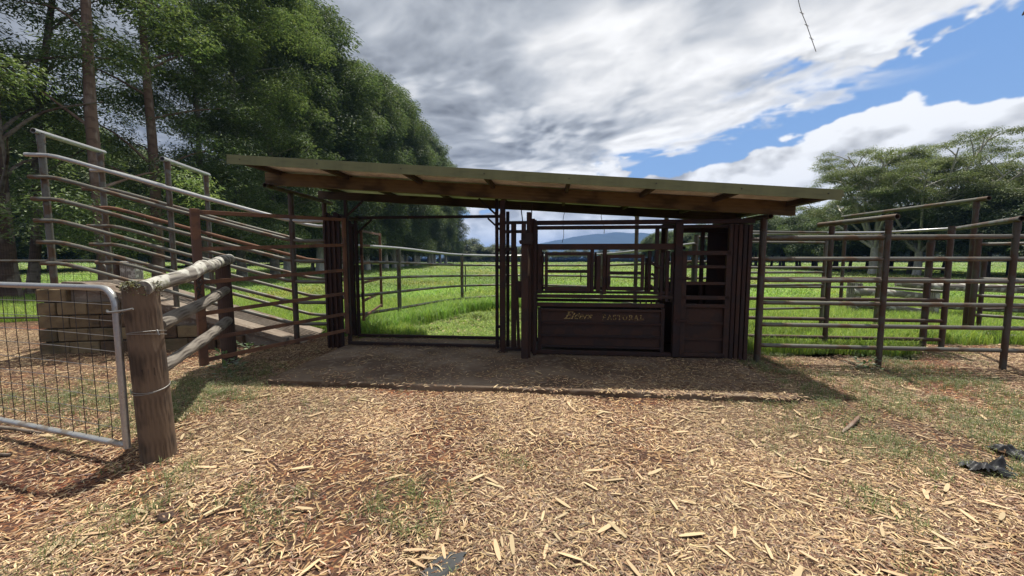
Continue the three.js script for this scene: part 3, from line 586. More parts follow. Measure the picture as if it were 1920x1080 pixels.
// round pen behind the doorway
yardFence('curved four rail pipe fence of the round pen behind the doorway', [[-3.15, -6.75, -0.2, 1.70], [-2.5, -8.5, -0.2, 1.70], [-1.47, -11.3, -0.3, 1.60], [0.3, -12.2, -0.3, 1.58], [2.55, -10.9, -0.3, 1.62], [3.2, -8.3, -0.2, 1.72], [3.45, -7.3, -0.2, 1.76]],
  [[1.735, 1.705, 1.585, 1.56, 1.60, 1.71, 1.76], [1.42, 1.39, 1.28, 1.26, 1.28, 1.38, 1.42], [1.10, 1.07, 0.97, 0.94, 0.97, 1.05, 1.10], [0.78, 0.75, 0.67, 0.64, 0.66, 0.72, 0.78], [0.42, 0.38, 0.30, 0.3, 0.3, 0.4, 0.42]], { m: M.pipe, mtop: M.pipeBright, rl: 0.031, rp: 0.045, curved: true, name: 'round_pen_fence' });
{
  const t = yardFence('tall pale gateway posts seen above the middle of the crush', [[2.75, -8.55, -0.1, 2.42], [3.0, -7.55, -0.1, 2.42]], [], { m: M.pipe, rp: 0.042, name: 'gateway_frame', category: 'gate frame' });
  headBar(t, V(2.73, 2.44, -8.65), V(3.02, 2.44, -7.45), M.pipe, 0.036);
}
{
  const t = yardFence('gate posts and cross bar seen through the crush access gate', [[3.62, -7.6, -0.1, 1.95], [3.98, -7.7, -0.1, 1.85]], [1.90, 1.42, 1.1], { m: M.pipe, rp: 0.04, rl: 0.028, name: 'gateway_frame', category: 'gate frame' });
}
// ---------------------------------------------------------------- rustic log fence in the right paddock
function logPost(name, label, x, z, r, h0, h1, seed, m = M.post, lean = [0, 0], cat = 'post', flare = 0.06) {
  const pts = [], rad = [], n = 22; for (let i = 0; i <= n; i++) { const t = i / n; pts.push(V(x + lean[0] * t, mix(h0, h1, t), z + lean[1] * t)); rad.push(r * (1 + flare * Math.pow(1 - t, 3) + 0.03 * (fbm(t * 5, seed, 961, 3) - 0.5))); }
  const g = sweep(pts, rad, 40, (a, l) => 1 + 0.05 * (fbm(a * 7, l * 1.6, seed, 3, 7) - 0.5) - 0.075 * smooth(0.60, 0.82, fbm(a * 26, l * 1.2 + 3 * fbm(a * 26, l * 2, seed + 2, 2, 26), seed + 5, 2, 26)));
  const p = thing(name, label, cat, V(x, 0, z)); part(p, 'trunk', g, m); return p;
}
function logRail(parent, pts, r0, r1, seed, m = M.log, n = 26) {
  const q = curve(pts, n), rad = q.map((_, i) => mix(r0, r1, i / (q.length - 1)) * (1 + 0.16 * (fbm(i * 0.35, seed, 967, 3) - 0.5)));
  return sweep(q, rad, 18, (a, l) => 1 + 0.22 * (fbm(a * 6, l * 2.4, seed, 4, 6) - 0.5) - 0.05 * smooth(0.6, 0.8, fbm(a * 18, l * 2, seed + 3, 2, 18)));
}
{
  const t = thing('log_fence', 'low rustic log fence in the paddock behind the right rails', 'fence', V(9, 0, -10));
  for (const [x, z, h, r] of [[8.99, -10.08, 0.84, 0.15], [10.35, -9.45, 0.80, 0.15], [12.6, -8.7, 0.9, 0.15]]) { const pts = [V(x, -0.3, z), V(x, h * 0.5, z), V(x + 0.02, h, z)]; part(t, 'post', sweep(curve(pts, 8), r, 18, (a, l) => 1 + 0.25 * (fbm(a * 6, l * 3, x, 3, 6) - 0.5)), M.log); }
  part(t, 'log_rail', logRail(t, [V(8.9, 0.62, -10.0), V(9.6, 0.60, -9.75), V(10.4, 0.52, -9.4)], 0.10, 0.08, 971), M.log);
  part(t, 'log_rail', logRail(t, [V(9.0, 0.30, -10.0), V(9.7, 0.22, -9.75), V(10.4, 0.10, -9.4)], 0.10, 0.10, 973), M.log);
  part(t, 'log_rail', logRail(t, [V(9.7, 0.86, -9.7), V(10.3, 0.80, -9.4), V(11.4, 0.78, -9.1), V(12.6, 0.74, -8.7)], 0.085, 0.10, 975), M.log);
  part(t, 'log_rail', logRail(t, [V(10.4, 0.34, -9.4), V(11.5, 0.30, -9.1), V(12.7, 0.30, -8.7)], 0.09, 0.09, 977), M.log);
}
// ---------------------------------------------------------------- left: block-walled loading ramp with pipe sides
const RE = V(0.9822, 0, -0.1879), RB = V(-0.1879, 0, -0.9822), R0P = V(-7.22, 0, -5.80);
const RP = (s, h, b) => V(R0P.x + RE.x * s + RB.x * b, h, R0P.z + RE.z * s + RB.z * b);
const rampH = (s) => s < 0.55 ? 1.10 : Math.max(0.02, 1.10 - (s - 0.55) * 0.345);
{
  const t = thing('loading_ramp', 'sloping earth and concrete loading ramp with mossy block wall at the left', 'ramp', RP(0, 0, 0));
  const W = 1.42, prism = (b0, b1, drop, s0, s1) => { // solid under the ramp surface
    const P = [], n = 14, q = [];
    for (let i = 0; i < n; i++) {
      const a = mix(s0, s1, i / n), b = mix(s0, s1, (i + 1) / n), A = rampH(a) - drop, B = rampH(b) - drop;
      const tri = (x, y, z) => q.push(x, y, z), quad = (p, r, u, w) => { tri(p, r, u); tri(p, u, w); };
      quad(RP(a, A, b0), RP(b, B, b0), RP(b, B, b1), RP(a, A, b1));
      quad(RP(a, -0.1, b0), RP(b, -0.1, b0), RP(b, B, b0), RP(a, A, b0));
      quad(RP(b, -0.1, b1), RP(a, -0.1, b1), RP(a, A, b1), RP(b, B, b1));
      if (!i) quad(RP(a, -0.1, b1), RP(a, -0.1, b0), RP(a, A, b0), RP(a, A, b1));
    }
    for (const p of q) P.push(p.x, p.y, p.z);
    const g = new THREE.BufferGeometry(); g.setAttribute('position', new THREE.Float32BufferAttribute(P, 3)); g.computeVertexNormals(); return boxUV(g);
  };
  part(t, 'ramp_surface', prism(0.07, W - 0.07, 0, 0.06, 3.70), M.ramp);
  part(t, 'kerb', merge([bar(RP(0.34, 1.085, 0.05), RP(0.58, 1.075, 0.05), 0.12, 0.10), bar(RP(0.58, 1.075, 0.05), RP(3.45, 0.09, 0.05), 0.12, 0.10)]), M.ramp);
  const r = rngOf(31), bl = 0.40, bh = 0.205;
  const block = (s, k, L, b0, b1, along) => { const x = 0.022 * (r() - 0.5), g = along ? bar(RP(s + 0.006, bh * k + bh / 2, b0 + 0.05 + x), RP(s + L - 0.006, bh * k + bh / 2, b0 + 0.05 + x), 0.13, bh - 0.010 - 0.006 * r()) : bar(RP(b0 + 0.05 + x, bh * k + bh / 2, s + 0.006), RP(b0 + 0.05 + x, bh * k + bh / 2, s + L - 0.006), 0.12, bh - 0.012); part(t, 'block', g, M.blocks[(r() * 4) | 0]); };
  for (let k = 0; k < 5; k++) {
    let s = k % 2 ? 0.0 : 0.0; let first = k % 2 ? 0.62 * bl : bl;
    for (let i = 0; i < 9; i++) {
      const L = i ? bl : first;
      if (rampH(s + L) - 0.045 < bh * (k + 1) && !(i === 0)) break;
      block(s, k, L, 0.0 - (k < 2 ? 0.02 : 0), 0, true); s += L;
    }
    for (let i = 0; i < 3; i++) block(0.13 + i * 0.42, k, 0.42, -0.01, 0, false);
    let q = 0; for (let i = 0; i < 8; i++) { if (rampH(q + bl) - 0.045 < bh * (k + 1)) break; block(q, k, bl, W - 0.13, 0, true); q += bl; }
  }
  // pipe sides
  const side = (b, label, drops, starts) => {
    const f = thing('ramp_fence', label, 'fence', RP(0.2, 0, b));
    const posts = [[0.17, 1.05, 3.36, 0.042], [1.80, 0.55, 3.03, 0.038]];
    for (const [s, h0, h1, rp] of posts) { const p = RP(s, h0, b), q = RP(s, h1, b); part(f, 'post', merge([pipe(p, q, rp, 16), pipe(RP(s, h1 - 0.14, b), RP(s, h1 - 0.01, b), rp * 1.13, 16)]), M.pipe); }
    for (let k = 0; k < 6; k++) {
      const h = 3.02 - 0.322 * k, e = [2.14, 1.81, 1.47, 1.12, 0.77, 0.40][k], st = starts[k];
      const pts = [RP(st, h + 0.005, b - 0.075), RP(0.30, h + 0.004, b - 0.075), RP(0.42, h - 0.016, b - 0.075), RP(0.62, h - 0.07, b - 0.075)];
      for (let i = 1; i <= 8; i++) pts.push(RP(mix(0.62, 3.5, i / 8), mix(h - 0.07, e, i / 8) - 0.012 * Math.sin(i * 0.39), b - 0.075));
      for (const s of [3.72, 4.3]) pts.push(RP(s, e - 0.03, b - 0.075 + (s > 4 ? -0.12 : 0)));
      part(f, 'rail', sweep(pts, 0.031, 10), k === 0 ? M.pipeBright : (k === 2 && b > 0.5 ? M.gateRust : M.pipe));
    }
    return f;
  };
  const near = side(0.10, 'near pipe rail side of the loading ramp with bent rail ends', 0, [0.02, 0.04, 0.05, 0.06, 0.07, 0.09]);
  const far = side(1.14, 'far pipe rail side of the loading ramp behind the near one', 0, [0.06, -0.08, -0.06, -0.06, -0.04, 0.02]);
  headBar(near, RP(0.165, 3.37, 0.0), RP(0.175, 3.37, 1.22), M.pipeBright, 0.038);
  headBar(near, RP(1.795, 3.04, 0.0), RP(1.805, 3.04, 1.22), M.pipeBright, 0.038);
}
// ---------------------------------------------------------------- foreground: log corner posts, rails and the mesh gate
{
  const p = logPost('log_post', 'thick weathered log gate post with cracked bark and wire ties in the left foreground', -2.62, -2.76, 0.100, -0.25, 1.30, 3, M.post, [-0.055, 0.0]);
  for (const h of [0.96, 0.945, 0.56, 0.548]) { const pts = []; for (let i = 0; i <= 20; i++) { const a = i / 20 * 6.2832 + 1; pts.push(V(-2.652 + Math.cos(a) * 0.107, h + 0.022 * Math.sin(a + h * 40), -2.76 + Math.sin(a) * 0.107)); } part(p, 'wire_tie', sweep(pts, 0.0028, 5), M.wire); }
  { const pts = [V(-2.545, 0.97, -2.72), V(-2.53, 0.985, -2.71), V(-2.52, 0.95, -2.71)]; part(p, 'wire_twist', bent(pts, 0.005, 8, 6), M.wire); }
  part(p, 'gate_hook', bent([V(-2.82, 1.135, -2.66), V(-2.76, 1.128, -2.61), V(-2.68, 1.135, -2.60), V(-2.60, 1.15, -2.62)], 0.008, 10, 7), M.wire);
  { // lichen and moss tufts on the top of the post
    const P = [], C = [], r = rngOf(71);
    for (let i = 0; i < 1500; i++) { const a = r() * 6.283, q = Math.sqrt(r()) * 0.112, x = -2.672 + Math.cos(a) * q, z = -2.76 + Math.sin(a) * q, y = 1.285 + 0.03 * r() - (q > 0.095 ? 0.10 * r() * r() : 0), s = 0.006 + 0.012 * r(), k = 0.6 + 0.6 * r(), col = r() < 0.4 ? [0.20, 0.20, 0.07] : r() < 0.6 ? [0.40, 0.40, 0.30] : [0.08, 0.07, 0.04]; for (let j = 0; j < 3; j++) { P.push(x + (r() - 0.5) * 2 * s, y + r() * 1.6 * s, z + (r() - 0.5) * 2 * s); C.push(col[0] * k, col[1] * k, col[2] * k); } }
    const g = new THREE.BufferGeometry(); g.setAttribute('position', new THREE.Float32BufferAttribute(P, 3)); g.setAttribute('color', new THREE.Float32BufferAttribute(C, 3)); g.computeVertexNormals(); part(p, 'lichen', g, M.lichen);
  }
  logPost('log_post', 'dark burnt looking second log post behind the free end of the rusty gate', -3.94, -5.28, 0.088, -0.2, 1.42, 5, M.postDark, [-0.03, 0.0]);
  const a = logRail(null, [V(-2.60, 1.285, -2.70), V(-2.70, 1.31, -2.95), V(-2.80, 1.36, -3.35), V(-3.02, 1.41, -3.75), V(-3.38, 1.405, -4.3), V(-3.80, 1.46, -5.05), V(-3.98, 1.475, -5.42)], 0.052, 0.074, 983, M.log, 44);
  top('log_rail', a, M.log, 'pale lichen covered crooked log laid along the top of the two log posts', 'log', null, V(-3.2, 1.3, -4));
  top('split_rail', logRail(null, [V(-2.66, 0.99, -2.84), V(-3.25, 1.02, -4.0), V(-3.96, 1.06, -5.32)], 0.058, 0.056, 985), M.split, 'grey split rail at mid height between the two log posts', 'rail', null, V(-3.2, 1.0, -4));
  top('split_rail', logRail(null, [V(-2.66, 0.66, -2.84), V(-3.25, 0.64, -4.0), V(-3.96, 0.64, -5.32)], 0.05, 0.06, 987), M.split, 'lowest grey split rail slanting between the two log posts', 'rail', null, V(-3.2, 0.6, -4));
}
function meshGate(label, a, b, h0, h1, rp, m, xs, hs, mw, bend = 0.13, wr = 0.0024) {     // a: the end with rounded corners; b: far end
  const t = thing('mesh_gate', label, 'gate', V(a.x, 0, a.z));
  const at = (s, h) => V(mix(a.x, b.x, s), h, mix(a.z, b.z, s)), L = a.distanceTo(b), k = bend / L, pts = [at(1, h1), at(0.6, h1), at(k * 1.6, h1)];
  for (let i = 0; i <= 6; i++) { const an = i / 6 * 1.5708; pts.push(at(k * (1 - Math.sin(an)), h1 - bend * (1 - Math.cos(an)))); }
  pts.push(at(0, mix(h0, h1, 0.5)), at(0, h0 - 0.02));
  part(t, 'frame', sweep(pts, rp, 12), m);
  part(t, 'bottom_rail', pipe(at(0, h0), at(1, h0), rp, 12), m);
  for (const s of xs) { const w = 0.006; part(t, 'wire', sweep([at(s, h1), at(s + w * 0.3, mix(h0, h1, 0.66)), at(s - w * 0.2, mix(h0, h1, 0.33)), at(s, h0)], wr, 5), mw[0]); }
  for (const h of hs) part(t, 'wire', sweep([at(0, h), at(0.33, h + 0.004), at(0.66, h - 0.003), at(1, h)], wr, 5), mw[1]);
  return t;
}
{
  const a = V(-2.77, 0, -2.67), b = V(-4.75, 0, -3.25), xs = [], hs = [];
  for (let i = 1; i < 14; i++) xs.push(i * 0.0725);
  hs.push(1.17, 1.055, 0.945, 0.835, 0.715, 0.60, 0.49, 0.38, 0.27);
  meshGate('galvanised pipe farm gate with square wire mesh at the left edge of the photo', a, b, 0.155, 1.288, 0.0215, M.pipeBright, xs, hs, [M.wireDark, M.wire]);
  const c = V(-9.35, 0, -8.9), d = V(-15, 0, -8.6), ys = [], zs = [];
  for (let i = 1; i < 30; i++) ys.push(i / 30); for (let i = 1; i < 9; i++) zs.push(0.1 + i * 0.145);
  meshGate('distant mesh gate with rounded top corner behind the loading ramp', c, d, 0.12, 1.43, 0.024, M.pipe, ys, zs, [M.wireDark, M.wireDark], 0.3, 0.003);
  const t = thing('timber_post', 'pale grey square timber post standing behind the loading ramp', 'post', V(-9.0, 0, -9.2)); part(t, 'trunk', bar(V(-8.9, -0.1, -9.0), V(-8.9, 1.42, -9.0), 0.36, 0.22), M.log);
  const e = thing('steel_strainer', 'dark round strainer post at the corner of the distant mesh gate', 'post', V(-9.15, 0, -8.95)); part(e, 'trunk', pipe(V(-9.22, -0.1, -8.95), V(-9.22, 1.42, -8.95), 0.10, 16), M.pipeDark);
}
for (const [x, z, h, l] of [[-2.0, -16.5, 1.2, 'thin dark steel picket in the paddock, nearer the round pen post'], [-0.3, -19, 1.25, 'thin dark steel picket in the paddock, farther from the round pen post']]) { const t = thing('steel_picket', l, 'picket', V(x, 0, z)); part(t, 'stake', bar(V(x, -0.2, z), V(x, h, z), 0.045, 0.03), M.wireDark); }
// ---------------------------------------------------------------- farm shed far across the paddock
{
  const t = thing('farm_shed', 'tiny white shed far away beside the distant bush', 'shed', V(-15.2, 0, -180));
  part(t, 'wall', bar(V(-17.2, 1.4, -180), V(-13.2, 1.4, -180), 4, 2.6), M.tin); part(t, 'roof', merge([bar(V(-17.5, 3.1, -179), V(-12.9, 3.1, -179), 2.6, 0.1), bar(V(-17.5, 3.1, -181), V(-12.9, 3.1, -181), 2.6, 0.1)]), M.tin); part(t, 'door', bar(V(-15.8, 1.2, -177.97), V(-14.6, 1.2, -177.97), 0.05, 2.1), M.barkDark);
}
// ---------------------------------------------------------------- barbed wire end hanging into the sky, and a leaf tip beside it
{
  const pts = [V(1.72, 4.2, -2.6), V(1.834, 3.146, -2.6), V(1.90, 2.985, -2.6), V(1.967, 2.829, -2.6)], t = thing('barbed_wire', 'loose strand of barbed wire dangling against the cloud at the top right', 'wire', V(1.9, 3, -2.6)), q = curve(pts, 40);
  part(t, 'strand', sweep(q, 0.0022, 5), M.wire);
  for (let i = 12; i < 40; i += 7) { const p = q[i]; part(t, 'barb', merge([pipe(V(p.x - 0.014, p.y + 0.005, p.z), V(p.x + 0.014, p.y - 0.007, p.z), 0.0017, 5), pipe(V(p.x - 0.010, p.y - 0.010, p.z + 0.01), V(p.x + 0.011, p.y + 0.009, p.z - 0.01), 0.0017, 5)]), M.wire); }
}
{
  const t = thing('leaf_tip', 'pointed dark leaf tips poking in at the top right edge', 'leaves', V(4.2, 3.4, -3.0));
  for (const [x, y, dx, dy] of [[4.07, 3.59, -0.42, -0.31], [4.12, 3.63, -0.35, -0.35]]) {
    const P = [], I = [], n = 10; for (let i = 0; i <= n; i++) { const s = i / n, w = 0.028 * Math.pow(Math.sin(Math.PI * Math.min(1, s * 0.98 + 0.02)), 0.8) + 0.002; const cx = x + dx * s, cy = y + dy * s - 0.05 * s * s; P.push(cx - w * 0.5, cy + w, -3 + 0.1 * s, cx, cy - 0.006, -2.99 + 0.1 * s, cx + w * 0.5, cy - w, -3 + 0.1 * s); }
    for (let i = 0; i < n; i++) for (let j = 0; j < 2; j++) { const a = i * 3 + j; I.push(a, a + 3, a + 1, a + 1, a + 3, a + 4); }
    const g = new THREE.BufferGeometry(); g.setAttribute('position', new THREE.Float32BufferAttribute(P, 3)); g.setAttribute('uv', new THREE.Float32BufferAttribute(new Float32Array(P.length / 3 * 2), 2)); g.setIndex(I); g.computeVertexNormals();
    part(t, 'leaf', g, M.barkBrown);
  }
}
// ---------------------------------------------------------------- trees
function spray(n, len, wid, R, seed, a, b, droop = 0.3, flatten = 0.75) {    // a bunch of n single leaves, each folded along its rib
  const r = rngOf(seed), P = [], C = [];
  for (let i = 0; i < n; i++) {
    const th = r() * 6.283, q = Math.cbrt(r()) * R, cz = 2 * r() - 1, sz = Math.sqrt(1 - cz * cz);
    const o = V(Math.cos(th) * sz * q, cz * q * flatten, Math.sin(th) * sz * q);
    const d = V(Math.cos(th) + 0.9 * (r() - 0.5), 0.5 * (r() - 0.4) - droop, Math.sin(th) + 0.9 * (r() - 0.5)).normalize();
    const s = d.clone().cross(V(r() - 0.5, 1.2, r() - 0.5)).normalize(), u = s.clone().cross(d).normalize();
    const L = len * rr(r, 0.7, 1.25), w = wid * rr(r, 0.75, 1.2), k = rr(r, 0.72, 1.25), m = r();
    const col = [mix(a[0], b[0], m) * k, mix(a[1], b[1], m) * k, mix(a[2], b[2], m) * k];
    const A = o, B = o.clone().addScaledVector(d, L * 0.45).addScaledVector(s, w / 2).addScaledVector(u, 0.12 * w), T = o.clone().addScaledVector(d, L).addScaledVector(u, -0.10 * L), D = o.clone().addScaledVector(d, L * 0.45).addScaledVector(s, -w / 2).addScaledVector(u, 0.12 * w);
    for (const p of [A, B, T, A, T, D]) { P.push(p.x, p.y, p.z); C.push(...col); }
  }
  const g = new THREE.BufferGeometry(); g.setAttribute('position', new THREE.Float32BufferAttribute(P, 3)); g.setAttribute('color', new THREE.Float32BufferAttribute(C, 3)); g.computeVertexNormals();
  return g;
}
const tmpM = new THREE.Matrix4(), tmpQ = new THREE.Quaternion(), tmpE = new THREE.Euler(), tmpC = new THREE.Color();
function copies(g, m, list) {                    // list of [x, y, z, turn, tilt, sx, sy, tint, warm]
  const im = new THREE.InstancedMesh(g, m, list.length);
  list.forEach((p, i) => {
    tmpQ.setFromEuler(tmpE.set(p[4] * Math.cos(p[3] * 3.1), p[3], p[4] * Math.sin(p[3] * 2.3)));
    im.setMatrixAt(i, tmpM.compose(V(p[0], p[1], p[2]), tmpQ, V(p[5], p[6], p[5])));
    im.setColorAt(i, tmpC.setRGB(p[7] * (p[8] ?? 1), p[7], p[7] * (p[9] ?? 1)));
  });
  im.castShadow = im.receiveShadow = true;
  return im;
}
function clumps(list, seed, per, shell = 0.62) {  // list of [x, y, z, radius, flatten, tint]; returns copies' places
  const r = rngOf(seed), out = [];
  for (const [x, y, z, R, f, tint] of list) {
    const n = Math.round(per * R * R);
    for (let i = 0; i < n; i++) {
      const th = r() * 6.283, cz = mix(-0.75, 1, Math.pow(r(), 0.8)), sz = Math.sqrt(1 - cz * cz), q = R * mix(shell, 1.05, Math.sqrt(r()));
      out.push([x + Math.cos(th) * sz * q, y + cz * q * f, z + Math.sin(th) * sz * q, r() * 6.283, 0.7 * (r() - 0.5), rr(r, 0.8, 1.2), rr(r, 0.8, 1.2), tint * rr(r, 0.85, 1.15), rr(r, 0.92, 1.12)]);
    }
  }
  return out;
}
function tallCrown(seed, H, R, h0, n, clumpR, open) {          // a tall column of leafy boughs down to h0
  const r = rngOf(seed), out = [], limbs = [];
  for (let i = 0; i < n; i++) {
    const t = (i + r() * 0.9) / n, y = mix(h0, H, t), prof = Math.sqrt(Math.max(0.03, 1 - Math.pow((t - 0.36) / 0.70, 2))) * (0.82 + 0.3 * r());
    const a = i * 2.399 + r() * 0.8; let q = R * prof * mix(0.45, 1.12, Math.sqrt(r()));
    if (open && Math.cos(a - open[0]) > open[1] && t < open[2]) continue;
    const c = V(Math.cos(a) * q, y, Math.sin(a) * q);
    out.push([c.x, c.y, c.z, clumpR * rr(r, 0.75, 1.3) * (0.7 + 0.5 * prof), 0.72, rr(r, 0.7, 1.25)]);
    if (i % 2 === 0) limbs.push([c, Math.max(0.5, y - q * rr(r, 0.3, 0.7))]);
  }
  return [out, limbs];
}
const G1 = [0.075, 0.125, 0.034], G2 = [0.23, 0.31, 0.075];
const nearSpray = spray(30, 0.175, 0.062, 0.46, 1, G1, G2), midSpray = spray(30, 0.30, 0.11, 0.72, 2, [0.060, 0.098, 0.032], [0.175, 0.235, 0.062]), farSpray = spray(26, 0.42, 0.17, 0.85, 3, [0.09, 0.14, 0.04], [0.20, 0.26, 0.07]);
const darkSpray = spray(30, 0.24, 0.095, 0.55, 4, [0.055, 0.095, 0.032], [0.16, 0.22, 0.055]), gumSpray = spray(26, 0.19, 0.05, 0.42, 5, [0.105, 0.145, 0.046], [0.235, 0.285, 0.08], 0.5, 0.5), bushSpray = spray(24, 0.75, 0.32, 1.5, 6, [0.09, 0.125, 0.045], [0.17, 0.20, 0.07]);
function trunkGeo(H, r, seed, lean = [0, 0], limbs = [], n = 12) {
  const R = rngOf(seed), pts = [], rad = [];
  for (let i = 0; i <= 14; i++) { const t = i / 14; pts.push(V(lean[0] * t + 0.25 * (fbm(t * 3, seed, 5, 2) - 0.5) * H * 0.06, -0.2 + t * H, lean[1] * t + 0.25 * (fbm(t * 3, seed + 9, 5, 2) - 0.5) * H * 0.06)); rad.push(r * (Math.pow(1 - t, 0.75) * 0.92 + 0.08 + 0.35 * Math.exp(-t * H * 1.6))); }
  const trunk = sweep(pts, rad, n, (a, l) => 1 + 0.10 * (fbm(a * 6, l * 0.8, seed, 3, 6) - 0.5));
  const br = limbs.map(([c, h]) => { const t = clamp(h / H, 0, 0.98), i = Math.min(13, Math.floor(t * 14)), b = pts[i].clone().lerp(pts[i + 1], t * 14 - i), m = b.clone().lerp(c, 0.5).add(V(R() - 0.5, 0.3 + R() * 0.4, R() - 0.5).multiplyScalar(0.5)), rb = Math.min(0.10, r * 0.28); return sweep(curve([b, m, c], 6), [rb, rb * 0.85, rb * 0.7, rb * 0.6, rb * 0.5, rb * 0.4, rb * 0.3], 6, null, false); });
  return [trunk, br.length ? mergeGeometries(br) : null];
}
function plant(name, label, cat, x, z, bark, T, crown, group) {
  const t = thing(name, label, cat, V(x, -0.05, z), group);
  const m = new THREE.Mesh(T[0], bark); m.name = 'trunk'; m.castShadow = m.receiveShadow = true; t.add(m);
  if (T[1]) { const b = new THREE.Mesh(T[1], bark); b.name = 'branches'; b.castShadow = true; t.add(b); }
  if (crown) { crown.name = 'crown'; crown.userData.kind = 'stuff'; t.add(crown); }
  return t;
}
{ // the tall row on the left, running away beside the paddock
  const r = rngOf(41);
  const first = [
    [-17.4, -13.2, 19, 0.27, M.barkBrown, 3.0, 4.5, null, 'massive dark brown trunk at the far left edge, nearest of the row'],
    [-19.6, -15.6, 20, 0.17, M.barkBrown, 3.2, 6.0, [1.6, 0.5, 0.8], 'slim dark leaning trunk just right of the massive left edge trunk'],
    [-15.4, -14.7, 21, 0.23, M.barkRed, 3.0, 4.2, [0.9, 0.2, 0.9], 'tall straight reddish trunk rising behind the ramp with vines down it'],
    [-16.6, -18.1, 21, 0.235, M.barkRed, 3.2, 3.4, [0.9, 0.55, 0.6], 'brown trunk right of the reddish one, half hidden by leaves'],
    [-16.9, -21.2, 22, 0.17, M.barkGrey, 3.3, 2.4, null, 'grey trunk showing near the top of the leaves above the ramp'],
    [-16.8, -24.0, 22, 0.26, M.barkGrey, 3.4, 2.2, null, 'leafy dark tree above the left end of the shelter roof'],
    [-17.0, -27.6, 23, 0.28, M.barkGrey, 3.4, 2.4, null, 'leafy dark tree just right of the left end of the shelter roof'],
  ];
  first.forEach(([x, z, H, tr, bark, R, h0, open, label], i) => {
    const [c, l] = tallCrown(1000 + i, H, R, h0 + 0.4, 62, 0.88, open);
    const low = []; for (let k = 0; k < 9; k++) { const a = r() * 6.283; if (open && Math.cos(a - open[0]) > open[1]) continue; low.push([Math.cos(a) * R * rr(r, 0.6, 1.1), rr(r, 2.0, 4.5), Math.sin(a) * R * rr(r, 0.6, 1.1), rr(r, 0.6, 0.95), 0.75, rr(r, 0.9, 1.7)]); }
    const crown = copies(nearSpray, M.leaf, clumps([...c.filter((q) => i > 4 || r() > [0.62, 0.60, 0.48, 0.42, 0.30][i] * (q[1] > 5 ? 1 : 0.6)), ...low], 1100 + i, 36));
    plant('tall_tree', label, 'tree', x, z, bark, trunkGeo(H * 0.96, tr, 1200 + i, i === 1 ? [2.6, -0.4] : [0.3 * (r() - 0.5), 0], l, 16), crown);
  });
  const protos = [0, 1, 2].map((i) => { const [c, l] = tallCrown(1300 + i, 22, 3.5, 2.6, 64, 1.25); return [trunkGeo(21, 0.30, 1320 + i, [0.3, 0.1], l.filter((_, k) => k % 2), 10), clumps(c, 1340 + i, 19)]; });
  const label = 'dense tall dark green tree in the long row receding behind the shelter roof', grp = 'tall trees of the row behind the shelter';
  let k = 0;
  for (let z = -31; z > -101; z -= rr(r, 3.1, 4.3)) {
    const p = protos[k++ % 3], crown = copies(midSpray, M.leafDull, p[1]);
    const t = plant('tall_tree', label, 'tree', -17.7 + rr(r, -0.8, 0.8), z, M.barkPale, p[0], crown, grp);
    t.rotation.y = r() * 6.28; t.scale.setScalar(rr(r, 0.88, 1.10) * mix(0.98, 1.10, clamp((-z - 31) / 70)));
  }
  const back = [0, 1].map((i) => { const [c, l] = tallCrown(1400 + i, 19, 3.7, 2.4, 60, 1.3); return [trunkGeo(18, 0.24, 1420 + i, [0.4, 0.2], [], 8), clumps(c, 1440 + i, 13)]; });
  k = 0;
  for (const [x0, z0, z1, st] of [[-23.5, -40, -98, 5.6], [-47, -30, -92, 5.0], [-55, -34, -90, 6.0]]) for (let z = z0; z > z1; z -= st * rr(r, 0.85, 1.15)) {
    const p = back[k++ % 2], t = plant('forest_tree', 'tree of the wood standing behind the front row on the left', 'tree', x0 + rr(r, -1.2, 1.2), z, k % 3 ? M.barkGrey : M.barkPale, p[0], copies(farSpray, M.leafDull, p[1]), 'trees of the wood behind the left row');
    t.rotation.y = r() * 6.28; t.scale.setScalar(rr(r, 0.85, 1.1) * (x0 < -40 ? 0.82 : mix(0.75, 1, smooth(-40, -55, z))));
  }
}
